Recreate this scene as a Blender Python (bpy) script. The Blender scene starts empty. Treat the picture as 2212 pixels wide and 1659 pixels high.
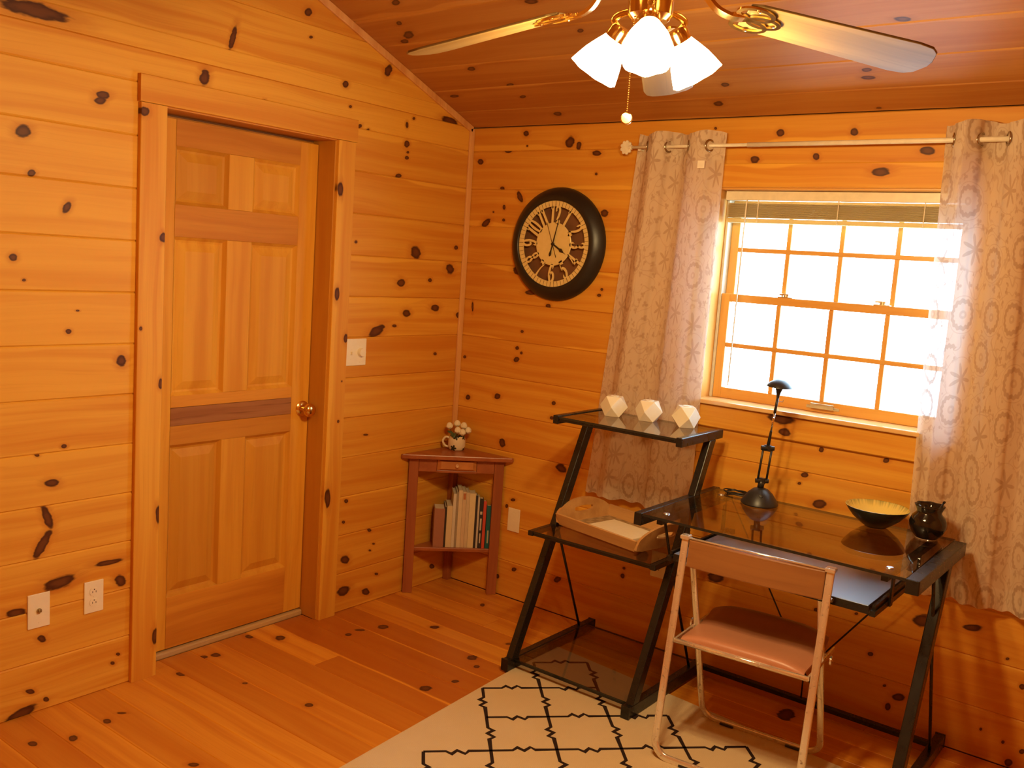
import bpy, bmesh, math, random
from mathutils import Vector, Matrix, Euler
import numpy as np
S = bpy.context.scene
COL = S.collection
PI = math.pi
rnd = random.Random(7)

# ------------------------------------------------------------------ camera
cam_d = bpy.data.cameras.new('camera'); cam = bpy.data.objects.new('camera', cam_d); COL.objects.link(cam)
cam_d.sensor_width = 36.0; cam_d.sensor_fit = 'HORIZONTAL'; cam_d.lens = 2030.33 / 2212 * 36.0
cam_d.clip_start = 0.02; cam_d.clip_end = 200
_r = Vector((0.78828, 0.61153, 0.06820)); _d = Vector((0.13154, -0.05919, -0.98954)); _f = Vector((-0.60109, 0.78901, -0.12710))
cam.matrix_world = Matrix(((_r.x, -_d.x, -_f.x, 3.0375), (_r.y, -_d.y, -_f.y, -3.5428), (_r.z, -_d.z, -_f.z, 1.6142), (0, 0, 0, 1)))
S.camera = cam
# ------------------------------------------------------------------ world: overcast bright sky
wd = bpy.data.worlds.new('sky'); S.world = wd; wd.use_nodes = True
bgn = wd.node_tree.nodes['Background']; bgn.inputs[0].default_value = (0.50, 0.74, 1.0, 1); bgn.inputs[1].default_value = 14.0
S.view_settings.view_transform = 'Standard'; S.view_settings.look = 'None'
S.view_settings.gamma = 1.0; S.view_settings.use_curve_mapping = False
S.view_settings.exposure = 0.0
LAMP_W = 31.0            # watts per bulb of the fan light
LAMP_COL = (1.0, 0.68, 0.29)
SHADE_E = 24.0

# ------------------------------------------------------------------ node helper
class NT:
    def __init__(s, name):
        s.m = bpy.data.materials.new(name); s.m.use_nodes = True
        s.t = s.m.node_tree; s.t.nodes.clear()
        s.out = s.t.nodes.new('ShaderNodeOutputMaterial')
    def n(s, typ, ins=None, **props):
        nd = s.t.nodes.new('ShaderNode' + typ)
        for k, v in props.items(): setattr(nd, k, v)
        for k, v in (ins or {}).items(): s.set(nd.inputs[k], v)
        return nd
    def set(s, sock, v):
        if isinstance(v, bpy.types.NodeSocket): s.t.links.new(v, sock)
        elif isinstance(v, bpy.types.Node): s.t.links.new(v.outputs[0], sock)
        else:
            if isinstance(v, (tuple, list)) and len(v) == 3 and sock.type == 'RGBA': v = (*v, 1)
            sock.default_value = v
    def math(s, op, a, b=0.0, c=0.0, clamp=False):
        nd = s.n('Math', operation=op, use_clamp=clamp); s.set(nd.inputs[0], a); s.set(nd.inputs[1], b); s.set(nd.inputs[2], c); return nd.outputs[0]
    def vm(s, op, a, b=(0, 0, 0), out=0):
        nd = s.n('VectorMath', operation=op); s.set(nd.inputs[0], a); s.set(nd.inputs[1], b)
        return nd.outputs['Value'] if op in ('LENGTH', 'DISTANCE', 'DOT_PRODUCT') else nd.outputs[0]
    def mix(s, f, a, b, mode='MIX'):
        nd = s.n('Mix', data_type='RGBA', blend_type=mode); s.set(nd.inputs[0], f); s.set(nd.inputs[6], a); s.set(nd.inputs[7], b); return nd.outputs[2]
    def smooth(s, x, a, b, lo=0.0, hi=1.0):
        nd = s.n('MapRange', interpolation_type='SMOOTHSTEP'); s.set(nd.inputs[0], x)
        nd.inputs[1].default_value = a; nd.inputs[2].default_value = b; nd.inputs[3].default_value = lo; nd.inputs[4].default_value = hi
        return nd.outputs[0]
    def noise(s, vec, scale=5, detail=3, rough=.5, dist=0.0):
        nd = s.n('TexNoise', {'Scale': scale, 'Detail': detail, 'Roughness': rough, 'Distortion': dist}); s.set(nd.inputs['Vector'], vec); return nd.outputs[0]
    def attr(s, name):
        nd = s.n('Attribute', attribute_name=name, attribute_type='OBJECT'); return nd
    def obj(s): return s.n('TexCoord').outputs['Object']
    def uv(s): return s.n('TexCoord').outputs['UV']
    def sep(s, v):
        nd = s.n('SeparateXYZ'); s.set(nd.inputs[0], v); return nd.outputs
    def comb(s, x, y, z):
        nd = s.n('CombineXYZ'); s.set(nd.inputs[0], x); s.set(nd.inputs[1], y); s.set(nd.inputs[2], z); return nd.outputs[0]
    def bump(s, h, strength=.2, dist=.002):
        nd = s.n('Bump', {'Strength': strength, 'Distance': dist}); s.set(nd.inputs['Height'], h); return nd.outputs[0]
    def bsdf(s, **k):
        nd = s.n('BsdfPrincipled')
        names = dict(col='Base Color', rough='Roughness', metal='Metallic', spec='Specular IOR Level', normal='Normal', coat='Coat Weight', coat_rough='Coat Roughness', emis='Emission Color', emis_s='Emission Strength', alpha='Alpha', trans='Transmission Weight', ior='IOR', sheen='Sheen Weight')
        for a, v in k.items(): s.set(nd.inputs[names[a]], v)
        return nd
    def done(s, shader):
        s.set(s.out.inputs[0], shader); return s.m

def simple(name, col, rough=.5, metal=0.0, spec=.5, coat=0.0, vary=0.06, scale=40):
    t = NT(name); nz = t.noise(t.obj(), scale, 4)
    c2 = tuple(min(1, c * (1 + vary * 3)) for c in col); c1 = tuple(c * (1 - vary * 2) for c in col)
    c = t.mix(nz, c1, c2)
    rg = t.math('ADD', rough - .04, t.math('MULTIPLY', nz, .08))
    return t.done(t.bsdf(col=c, rough=rg, metal=metal, spec=spec, coat=coat))

# ------------------------------------------------------------------ knotty pine: grain along local x, knots read from each board
PINE = {}
def pine(nk, style='wall'):
    key = (nk, style)
    if key in PINE: return PINE[key]
    t = NT('knotty_pine_%s_%d' % (style, nk)); P = t.obj()
    seed = t.attr('seed').outputs['Fac']; tint = t.attr('tint').outputs['Fac']
    off = t.comb(t.math('MULTIPLY', seed, 3.17), t.math('MULTIPLY', seed, 1.31), t.math('MULTIPLY', seed, 7.7))
    Q = t.vm('ADD', P, off)
    wob = t.noise(t.vm('MULTIPLY', Q, (22, 60, 22)), 1.0, 2) if nk else None
    Smin = None; mask = None; core = None; halo = None
    wb_ = t.math('MULTIPLY', t.math('SUBTRACT', wob, .5), .85) if nk else None
    for i in range(nk):
        # k = centre, a / b = unit axes divided by the radii
        d = t.vm('SUBTRACT', P, t.attr('k%d' % i).outputs['Vector'])
        q = t.comb(t.vm('DOT_PRODUCT', d, t.attr('a%d' % i).outputs['Vector']), t.vm('DOT_PRODUCT', d, t.attr('b%d' % i).outputs['Vector']), 0.0)
        s = t.vm('LENGTH', q)
        Smin = s if Smin is None else t.math('MINIMUM', Smin, s)
    if nk:
        Smin = t.math('ADD', Smin, wb_); mask = t.smooth(Smin, 1.22, .86); halo = t.smooth(Smin, 2.6, .9)
    qs = t.sep(Q)
    bend = t.math('MULTIPLY', t.math('SUBTRACT', t.noise(t.vm('MULTIPLY', Q, (1.6, 4.0, 1.0)), 1.0, 1), .5), .06)
    yy = t.math('ADD', qs[1], bend)
    if halo is not None: yy = t.math('ADD', yy, t.math('MULTIPLY', halo, .012))
    G = t.comb(t.math('MULTIPLY', qs[0], .9), yy, qs[2])
    g1 = t.noise(t.vm('MULTIPLY', G, (1.0, 26, 26)), 1.0, 2, .55)
    g2 = t.noise(t.vm('MULTIPLY', G, (3.0, 190, 190)), 1.0, 2, .6)
    g3 = t.noise(t.vm('MULTIPLY', G, (.55, 9, 9)), 1.0, 1, .5)
    if style == 'wall':   light, mid, dark, kc, kd = (.83, .445, .055), (.69, .285, .026), (.47, .140, .013), (.15, .047, .012), (.070, .020, .006)
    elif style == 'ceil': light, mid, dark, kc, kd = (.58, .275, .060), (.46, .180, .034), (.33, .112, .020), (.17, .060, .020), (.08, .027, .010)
    elif style == 'floor': light, mid, dark, kc, kd = (.82, .37, .042), (.66, .235, .022), (.42, .108, .011), (.16, .05, .015), (.07, .02, .007)
    c = t.mix(t.smooth(g1, .30, .72), mid, light)
    c = t.mix(t.math('MULTIPLY', t.smooth(g3, .50, .72), .55), c, light)
    c = t.mix(t.math('MULTIPLY', t.smooth(g2, .48, .78), .20), c, dark)
    c = t.mix(t.math('MAXIMUM', tint, 0.0), c, dark)
    sap = t.sep(t.attr('sap').outputs['Vector'])     # pale sapwood streak along one edge: x = edge position, y = width
    sd_ = t.math('ABSOLUTE', t.math('SUBTRACT', t.sep(P)[1], sap[0]))
    lw_ = t.noise(t.comb(t.math('MULTIPLY', qs[0], 1.7), t.math('MULTIPLY', seed, 3.3), 0.0), 1.0, 2)
    sw_ = t.math('MULTIPLY', sap[1], t.smooth(lw_, .38, .60))
    c = t.mix(t.math('MULTIPLY', t.smooth(t.math('SUBTRACT', sd_, sw_), .006, -.003), .75), c, light)
    c = t.mix(t.math('MAXIMUM', t.math('MULTIPLY', tint, -1.0), 0.0), c, light)
    if nk:
        c = t.mix(t.math('MULTIPLY', halo, .42), c, dark)
        kcol = t.mix(t.smooth(Smin, .25, .95), kc, kd)
        c = t.mix(mask, c, kcol)
    rough = {'wall': .46, 'ceil': .36, 'floor': .26}[style]
    PINE[key] = t.done(t.bsdf(col=c, rough=t.math('ADD', rough, t.math('MULTIPLY', g2, .08)), spec=.28))
    return PINE[key]

def wood(name, light, dark, axis=2, rough=.4, fine=150, spec=.4, ringy=.5):
    t = NT(name); P = t.obj(); rn = t.n('ObjectInfo').outputs['Random']
    P = t.vm('ADD', P, t.comb(t.math('MULTIPLY', rn, 5.3), t.math('MULTIPLY', rn, 3.1), t.math('MULTIPLY', rn, 9.7)))
    sc = [fine, fine, fine]; sc[axis] = fine * .02
    sc2 = [18, 18, 18]; sc2[axis] = .8
    bend = t.noise(t.vm('MULTIPLY', P, (2, 2, 2)), 1.0, 2)
    Pb = t.vm('ADD', P, t.comb(t.math('MULTIPLY', bend, .05), t.math('MULTIPLY', bend, .05), t.math('MULTIPLY', bend, .05)))
    a = t.noise(t.vm('MULTIPLY', Pb, tuple(sc)), 1.0, 3, .6); b = t.noise(t.vm('MULTIPLY', Pb, tuple(sc2)), 1.0, 3, .5)
    c = t.mix(t.smooth(b, .3, .75), light, dark)
    c = t.mix(t.math('MULTIPLY', t.smooth(a, .5, .8), ringy), c, tuple(x * .6 for x in dark))
    tint = t.attr('tint').outputs['Fac']
    c = t.mix(tint, c, tuple(x * .72 for x in dark))
    return t.done(t.bsdf(col=c, rough=rough, spec=spec, normal=t.bump(a, .05, .001)))

def glassmat(name, tint, refl=1.0, rough=0.02):
    t = NT(name)
    lw = t.n('LayerWeight', {'Blend': .5}); sch = t.math('MULTIPLY_ADD', t.math('POWER', lw.outputs['Facing'], 5.0), .96, .04); gl = t.n('BsdfGlossy', {'Roughness': rough}); t.set(gl.inputs['Color'], (1, 1, 1))
    tr = t.n('BsdfTransparent'); t.set(tr.inputs['Color'], tint)
    mx = t.n('MixShader'); t.set(mx.inputs[0], t.math('MULTIPLY', sch, refl)); t.set(mx.inputs[1], tr.outputs[0]); t.set(mx.inputs[2], gl.outputs[0])
    return t.done(mx.outputs[0])

# ------------------------------------------------------------------ mesh helper
class MB:
    def __init__(s): s.v = []; s.f = []; s.uv = None
    def add(s, vs, fs):
        o = len(s.v); s.v += [tuple(v) for v in vs]; s.f += [tuple(i + o for i in f) for f in fs]; return s
    def box(s, a, b, M=None):
        x0, y0, z0 = a; x1, y1, z1 = b
        vs = [Vector(p) for p in ((x0, y0, z0), (x1, y0, z0), (x1, y1, z0), (x0, y1, z0), (x0, y0, z1), (x1, y0, z1), (x1, y1, z1), (x0, y1, z1))]
        if M is not None: vs = [M @ v for v in vs]
        return s.add(vs, [(0, 3, 2, 1), (4, 5, 6, 7), (0, 1, 5, 4), (1, 2, 6, 5), (2, 3, 7, 6), (3, 0, 4, 7)])
    def prism(s, poly, h0, h1, M=None, axis=2):
        # poly: 2D points ccw; extruded along axis
        n = len(poly); vs = []
        for h in (h0, h1):
            for p in poly:
                q = (p[0], p[1], h) if axis == 2 else ((p[0], h, p[1]) if axis == 1 else (h, p[0], p[1]))
                vs.append(Vector(q))
        if M is not None: vs = [M @ v for v in vs]
        fs = [tuple(range(n - 1, -1, -1)), tuple(range(n, 2 * n))] + [(i, (i + 1) % n, n + (i + 1) % n, n + i) for i in range(n)]
        return s.add(vs, fs)
    def sweep(s, path, sec, up=(0, 0, 1), closed=False, caps=True, scale=None):
        # path: points, sec: 2D section (a along side, b along up')
        P = [Vector(p) for p in path]; n = len(P); m = len(sec); base = len(s.v); vs = []
        upv = Vector(up); prev = None
        for i, p in enumerate(P):
            a = P[(i - 1) % n] if (closed or i > 0) else p; b = P[(i + 1) % n] if (closed or i < n - 1) else p
            tg = (b - a).normalized()
            if prev is None:
                side = tg.cross(upv)
                if side.length < 1e-4: side = tg.cross(Vector((1, 0, 0)))
                side.normalize()
            else:
                side = prev - tg * prev.dot(tg)
                side = side.normalized() if side.length > 1e-6 else prev
            prev = side; u2 = side.cross(tg).normalized()
            k = scale[i] if scale else 1.0
            for (x, y) in sec: vs.append(p + side * x * k + u2 * y * k)
        fs = []
        for i in range(n if closed else n - 1):
            j = (i + 1) % n
            for q in range(m): fs.append((i * m + q, i * m + (q + 1) % m, j * m + (q + 1) % m, j * m + q))
        if caps and not closed: fs += [tuple(range(m - 1, -1, -1)), tuple((n - 1) * m + q for q in range(m))]
        return s.add(vs, fs)
    def tube(s, path, r, seg=10, **k):
        return s.sweep(path, [(r * math.cos(2 * PI * i / seg), r * math.sin(2 * PI * i / seg)) for i in range(seg)], **k)
    def lathe(s, prof, seg=32, M=None, wob=None):
        # prof: (r, z) bottom->top
        n = len(prof); vs = []
        for i in range(seg):
            a = 2 * PI * i / seg
            for r, z in prof:
                if wob: r = r * wob(a, z)
                vs.append(Vector((r * math.cos(a), r * math.sin(a), z)))
        if M is not None: vs = [M @ v for v in vs]
        fs = []
        for i in range(seg):
            j = (i + 1) % seg
            for k in range(n - 1): fs.append((i * n + k, j * n + k, j * n + k + 1, i * n + k + 1))
        return s.add(vs, fs)
    def ball(s, c, r, seg=12, rings=8, sx=1, sy=1, sz=1, M=None):
        c = Vector(c); prof = [(r * math.sin(PI * k / rings), -r * math.cos(PI * k / rings)) for k in range(rings + 1)]
        T = Matrix.Translation(c) @ (M or Matrix.Identity(4)) @ Matrix.Diagonal((sx, sy, sz, 1))
        return s.lathe(prof, seg, T)
ORG = {}
def obj(name, mb, mat, parent=None, smooth=False, bevel=0.0, auto=None):
    """one mesh object; vertices given in world space, stored relative to the root's origin"""
    me = bpy.data.meshes.new(name)
    o0 = ORG.get(parent.name, Vector((0, 0, 0))) if parent else None
    if parent is None:
        vs = [Vector(v) for v in mb.v]
        xs = [v.x for v in vs]; ys = [v.y for v in vs]; zs = [v.z for v in vs]
        o0 = Vector(((min(xs) + max(xs)) / 2, (min(ys) + max(ys)) / 2, min(zs)))
    me.from_pydata([tuple(Vector(v) - o0) for v in mb.v], [], mb.f)
    bm = bmesh.new(); bm.from_mesh(me); bmesh.ops.remove_doubles(bm, verts=bm.verts, dist=1e-6)
    bmesh.ops.recalc_face_normals(bm, faces=bm.faces); bm.to_mesh(me); bm.free()
    if smooth or auto is not None:
        me.polygons.foreach_set('use_smooth', [True] * len(me.polygons))
        if auto is not None: me.set_sharp_from_angle(angle=math.radians(auto))
    o = bpy.data.objects.new(name, me); COL.objects.link(o)
    if mat: me.materials.append(mat)
    if parent: o.parent = parent; ORG[o.name] = o0
    else: o.location = o0; ORG[o.name] = o0
    if bevel > 0:
        md = o.modifiers.new('bevel', 'BEVEL'); md.width = bevel; md.segments = 2; md.limit_method = 'ANGLE'
    return o
def tag(o, label, cat=None, group=None, kind=None):
    o['label'] = label
    if cat: o['category'] = cat
    if group: o['group'] = group
    if kind: o['kind'] = kind
    return o
def thing(name, loc, label, cat, group=None, kind=None):
    o = bpy.data.objects.new(name, None); COL.objects.link(o); o.location = loc; o.empty_display_size = .05
    ORG[o.name] = Vector(loc); return tag(o, label, cat, group, kind)
def rot_root(o, rz): o.rotation_euler = (0, 0, rz)
def axis_M(origin, xa, ya, za):
    xa, ya, za = Vector(xa), Vector(ya), Vector(za)
    return Matrix(((xa.x, ya.x, za.x, origin[0]), (xa.y, ya.y, za.y, origin[1]), (xa.z, ya.z, za.z, origin[2]), (0, 0, 0, 1)))
def aim(p, d, up=(0, 0, 1)):
    """matrix whose local z points along d"""
    z = Vector(d).normalized(); x = Vector(up).cross(z)
    if x.length < 1e-4: x = Vector((1, 0, 0)).cross(z)
    x.normalize(); y = z.cross(x); return axis_M(p, x, y, z)
def smoothpath(pts, n=6):
    P = [Vector(p) for p in pts]; out = []
    for i in range(len(P) - 1):
        p0 = P[max(i - 1, 0)]; p1 = P[i]; p2 = P[i + 1]; p3 = P[min(i + 2, len(P) - 1)]
        for k in range(n):
            t = k / n
            out.append(.5 * ((2 * p1) + (p2 - p0) * t + (2 * p0 - 5 * p1 + 4 * p2 - p3) * t * t + (3 * p1 - p0 - 3 * p2 + p3) * t ** 3))
    out.append(P[-1]); return out

K_LEFT = """-1.874 2.069 0.0227 0.0116 0.23;-1.884 2.050 0.0194 0.0115 0.26;-2.130 1.915 0.0230 0.0177 0.37;-2.104 1.791 0.0117 0.0097 0.40;-1.990 1.696 0.0200 0.0117 1.05;-2.159 1.526 0.0127 0.0114 0.26;-2.126 1.457 0.0058 0.0043 0.06;-1.952 1.361 0.0063 0.0031 -0.01;-1.982 1.292 0.0093 0.0076 -0.06;-1.795 1.188 0.0195 0.0170 -1.38;-1.994 0.908 0.0095 0.0062 -0.20;-2.083 0.889 0.0077 0.0061 -0.34;-2.034 0.787 0.0235 0.0124 -0.20;-2.049 0.674 0.0435 0.0132 -1.23;-2.064 0.583 0.0492 0.0152 1.06;-1.786 0.394 0.0218 0.0169 -0.79;-1.831 0.471 0.0507 0.0087 -0.02;-2.004 0.438 0.0483 0.0223 0.09;-2.149 0.368 0.0317 0.0146 -0.05;-2.065 0.255 0.0152 0.0105 -0.59;-1.790 0.118 0.0078 0.0049 -0.52;-1.811 0.091 0.0097 0.0064 -0.58;-2.103 0.080 0.0148 0.0076 -0.45;-2.049 0.034 0.0108 0.0073 -0.71;-2.133 0.010 0.0546 0.0181 0.21;-2.096 2.283 0.1022 0.0225 0.01;-1.380 2.360 0.0452 0.0112 1.30;-1.494 2.197 0.0298 0.0185 1.36;-1.036 2.535 0.0192 0.0133 0.43;-1.018 2.444 0.0095 0.0051 0.29;-1.231 2.160 0.0088 0.0067 0.35;-0.451 2.110 0.0149 0.0138 0.56;-0.442 2.075 0.0089 0.0060 0.18;-0.446 2.050 0.0119 0.0081 0.17;-0.493 1.965 0.0175 0.0081 0.12;-0.356 1.634 0.0308 0.0275 -0.07;-0.729 1.659 0.0080 0.0059 0.06;-0.077 1.671 0.0136 0.0089 0.03;-0.741 2.142 0.0156 0.0077 0.43;-0.688 2.137 0.0081 0.0057 0.23;-0.457 2.192 0.0120 0.0088 1.56;-0.415 2.227 0.0090 0.0060 0.22;-0.795 2.215 0.0079 0.0055 0.28;-0.588 2.402 0.0283 0.0171 1.03;-0.826 2.299 0.0156 0.0126 0.43;-0.174 2.253 0.0525 0.0177 -0.06;-0.112 1.567 0.0269 0.0222 -0.08;-0.443 1.491 0.0239 0.0168 -0.02;-0.248 1.509 0.0129 0.0087 -0.02;-0.202 1.378 0.0295 0.0155 -0.03;-0.396 1.352 0.0245 0.0171 -0.07;-0.030 1.343 0.0175 0.0136 -0.14;-0.582 1.271 0.0490 0.0208 0.39;-0.470 1.295 0.0149 0.0063 -0.03;-0.183 1.157 0.0100 0.0067 -0.14;-0.616 0.804 0.0144 0.0042 -0.12;-0.715 0.512 0.0116 0.0082 -0.41;-0.726 0.418 0.0087 0.0061 -0.42;-0.562 0.349 0.0122 0.0064 -0.29;-0.553 0.252 0.0092 0.0043 -0.29;-0.531 0.279 0.0093 0.0043 -0.27;-0.707 0.240 0.0270 0.0183 -0.48;-0.503 0.127 0.0127 0.0065 -0.34;-0.567 0.056 0.0253 0.0148 -0.42;-0.706 0.095 0.0375 0.0206 -0.11;-0.115 0.080 0.0185 0.0114 -0.42"""
K_BACK = """0.321 2.214 0.0163 0.0124 -0.19;0.570 2.169 0.0246 0.0224 0.75;0.619 2.151 0.0180 0.0125 1.44;0.717 2.118 0.0218 0.0119 -0.06;0.056 2.087 0.0176 0.0130 -0.13;0.332 2.157 0.0054 0.0042 -0.17;0.222 2.134 0.0194 0.0064 -0.03;0.723 2.028 0.0073 0.0059 -0.20;0.309 1.925 0.0279 0.0125 -0.95;0.115 1.797 0.0278 0.0151 0.60;0.219 1.876 0.0109 0.0084 -1.38;0.156 1.851 0.0057 0.0043 -0.05;0.221 1.815 0.0084 0.0065 -0.05;0.783 1.858 0.0192 0.0140 -0.06;0.200 1.962 0.0140 0.0086 -0.04;0.328 1.583 0.0275 0.0195 0.03;0.410 1.485 0.0323 0.0107 0.07;0.516 1.431 0.0131 0.0085 0.07;0.800 1.527 0.0072 0.0061 0.02;0.788 1.500 0.0097 0.0061 0.06;0.063 1.391 0.0227 0.0059 -1.49;0.377 1.299 0.0082 0.0065 0.12;0.354 1.218 0.0111 0.0088 0.15;0.381 1.198 0.0083 0.0066 0.17;0.356 1.163 0.0164 0.0111 0.31;0.033 1.139 0.0091 0.0069 0.16;0.070 0.942 0.0151 0.0115 0.22;0.254 0.972 0.0173 0.0134 0.23;0.588 0.987 0.0105 0.0085 0.27;0.584 0.917 0.0132 0.0086 0.20;0.304 0.750 0.0201 0.0173 -1.19;0.657 0.691 0.0295 0.0183 -0.11;0.392 0.486 0.0142 0.0067 0.25;0.358 0.449 0.0095 0.0082 1.13;1.118 0.388 0.0288 0.0237 0.60;0.683 0.165 0.0218 0.0128 0.66;1.032 0.311 0.0074 0.0060 0.60;1.028 0.274 0.0109 0.0091 1.19;1.301 0.879 0.0215 0.0155 0.26;1.466 0.384 0.0351 0.0235 0.22;1.551 2.181 0.0146 0.0124 -0.09;1.833 2.177 0.0144 0.0125 -0.70;1.456 2.081 0.0176 0.0141 -0.23;1.700 2.090 0.0130 0.0114 -0.63;2.097 2.104 0.0233 0.0142 -0.10;1.976 2.044 0.0228 0.0162 -0.13;1.968 2.010 0.0130 0.0082 -0.08;1.276 2.207 0.0063 0.0053 -0.43;1.843 0.990 0.0092 0.0086 0.90;2.084 0.992 0.0116 0.0085 0.27;1.788 0.880 0.0147 0.0107 0.28;1.773 0.844 0.0074 0.0054 0.28;1.859 0.779 0.0253 0.0160 0.28;2.280 0.436 0.0350 0.0220 0.29;2.439 0.459 0.0298 0.0116 0.21;2.111 0.256 0.0108 0.0084 0.66;2.228 0.126 0.0222 0.0134 0.47;2.196 0.077 0.0129 0.0096 1.35;2.175 0.153 0.0070 0.0050 0.58;2.561 0.382 0.0060 0.0047 0.61;2.617 0.299 0.0102 0.0080 1.26;2.608 0.019 0.0141 0.0107 1.22;2.583 0.086 0.0070 0.0054 1.21;2.644 0.074 0.0095 0.0073 0.90;2.044 0.395 0.0071 0.0051 0.47;1.892 0.366 0.0094 0.0070 0.52;2.510 0.106 0.0054 0.0042 1.19;0.427 0.148 0.0145 0.0089 0.36;0.285 0.123 0.0180 0.0091 0.31;0.332 0.088 0.0118 0.0085 1.45"""
K_FLOOR = """0.218 -1.952 0.0171 0.0111 -0.28;0.200 -1.887 0.0153 0.0065 0.74;0.247 -2.083 0.0193 0.0118 -0.27;0.191 -2.186 0.0170 0.0118 0.04;0.650 -1.909 0.0170 0.0107 0.64;0.298 -1.457 0.0101 0.0076 0.63;0.594 -1.400 0.0150 0.0138 0.27;0.074 -1.579 0.0179 0.0148 0.21;0.002 -1.432 0.0147 0.0124 0.31;0.018 -1.389 0.0190 0.0163 0.10;-0.040 -1.182 0.0197 0.0165 -0.38;0.055 -1.100 0.0243 0.0187 -0.56;0.257 -0.704 0.0222 0.0208 1.05;0.215 -0.802 0.0198 0.0102 0.83;0.220 -0.871 0.0149 0.0136 -0.71;0.737 -0.664 0.0234 0.0204 -1.31;0.414 -0.540 0.0206 0.0156 0.95;0.832 -0.879 0.0145 0.0119 1.00;0.793 -1.005 0.0228 0.0193 0.93;0.384 -0.172 0.0183 0.0109 -0.97;0.757 -0.437 0.0182 0.0097 0.89;1.886 -0.188 0.0505 0.0286 -1.44;0.804 -0.715 0.0132 0.0110 -1.15"""
K_CEIL = """0.317 0.935 0.0234 0.0128 0.44;0.227 0.816 0.0175 0.0096 0.38;0.211 0.736 0.0339 0.0175 0.54;0.157 0.701 0.0218 0.0114 0.20;0.344 0.471 0.0216 0.0121 0.27;0.456 0.333 0.0215 0.0126 0.31;0.098 0.280 0.0250 0.0110 0.08;0.460 0.240 0.0165 0.0097 0.34;0.901 0.833 0.0287 0.0129 -0.07;0.998 0.641 0.0138 0.0093 0.54;0.553 0.090 0.0222 0.0134 0.39;1.936 0.266 0.0152 0.0110 0.02;1.929 0.218 0.0214 0.0114 -0.07;2.108 0.523 0.0239 0.0116 -0.16;1.918 0.023 0.0097 0.0063 0.02;1.327 0.105 0.0210 0.0154 0.44;1.406 0.232 0.0156 0.0117 0.38"""

# ------------------------------------------------------------------ the room
RX, RY = 3.95, -4.25                 # room: x 0..RX, y RY..0
EZ, SL = 2.247, 0.378                # eaves height at the window wall, ceiling slope
RIDGE = RY / 2
BW = 0.178                           # board cover
def ceil_z(y): return EZ + SL * (-y if y > RIDGE else (y - RY))
def parse(s): return [tuple(map(float, a.split())) for a in s.split(';')]
KL, KB, KF, KC = parse(K_LEFT), parse(K_BACK), parse(K_FLOOR), parse(K_CEIL)
MESHC = {}
def board(parent, M, u0, u1, v0, v1, knots, style, tint, seed, t=.02, cham=.0042, gap=.0002, top_cut=None, name='board'):
    """tongue-and-groove board: length u, width v, face at w=0, body behind it; top_cut=(u at v0, u at v1) for raked ends (both ends)"""
    L, w = u1 - u0, v1 - v0
    a = (0, L, 0, L) if top_cut is None else tuple(q - u0 for q in top_cut)   # start/end at v0, start/end at v1
    key = (round(L, 4), round(w, 4), t, cham, tuple(round(q, 4) for q in a))
    if key not in MESHC:
        prof = [(gap, -t), (w - gap, -t), (w - gap, -cham), (w - gap - cham, 0), (gap + cham, 0), (gap, -cham)]
        vs = []; n = len(prof)
        for e in (0, 1):
            for v, z in prof:
                f = v / w; uu = a[e] * (1 - f) + a[2 + e] * f
                vs.append((uu + (.0004 if e == 0 else -.0004), v, z))
        fs = [tuple(range(n)), tuple(range(2 * n - 1, n - 1, -1))] + [(i, n + i, n + (i + 1) % n, (i + 1) % n) for i in range(n)]
        me = bpy.data.meshes.new('board'); me.from_pydata(vs, [], fs)
        bm = bmesh.new(); bm.from_mesh(me); bmesh.ops.recalc_face_normals(bm, faces=bm.faces); bm.to_mesh(me); bm.free()
        me.materials.append(None); MESHC[key] = me
    o = bpy.data.objects.new(name, MESHC[key]); COL.objects.link(o)
    o.matrix_world = M @ Matrix.Translation((u0, v0, 0)); o.location = o.matrix_world.translation - ORG[parent.name]; o.parent = parent
    mine = [k for k in knots if u0 - k[2] <= k[0] <= u1 + k[2] and v0 <= k[1] < v1]
    nk = len(mine)
    o.material_slots[0].link = 'OBJECT'; o.material_slots[0].material = pine(nk, style)
    o['tint'] = float(tint); o['seed'] = float(seed)
    hs = math.sin(seed * 12.9898) * 43758.5453; hs -= math.floor(hs)
    o['sap'] = [0.0 if hs < .5 else w, ((.006 + .05 * abs(hs - .5)) if abs(hs - .5) > .12 else 0.0) * (.35 if style == 'floor' else 1.0), 0.0]
    for i, k in enumerate(mine):
        c_, s_ = math.cos(k[4]), math.sin(k[4]); rx, ry = max(k[2], .003), max(k[3], .003)
        o['k%d' % i] = [k[0] - u0, k[1] - v0, 0.0]; o['a%d' % i] = [c_ / rx, s_ / rx, 0.0]; o['b%d' % i] = [-s_ / ry, c_ / ry, 0.0]
    return o
def struct(name, mb, mat, label, cat): return tag(obj(name, mb, mat), label, cat, kind='structure')
backing = simple('dark_backing', (.16, .06, .018), .8)
DO = (-1.642, -0.868, 2.066)     # door opening: y0, y1, top
WO = (1.318, 2.262, 1.118, 1.966)  # window opening: x0, x1, z0, z1

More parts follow.
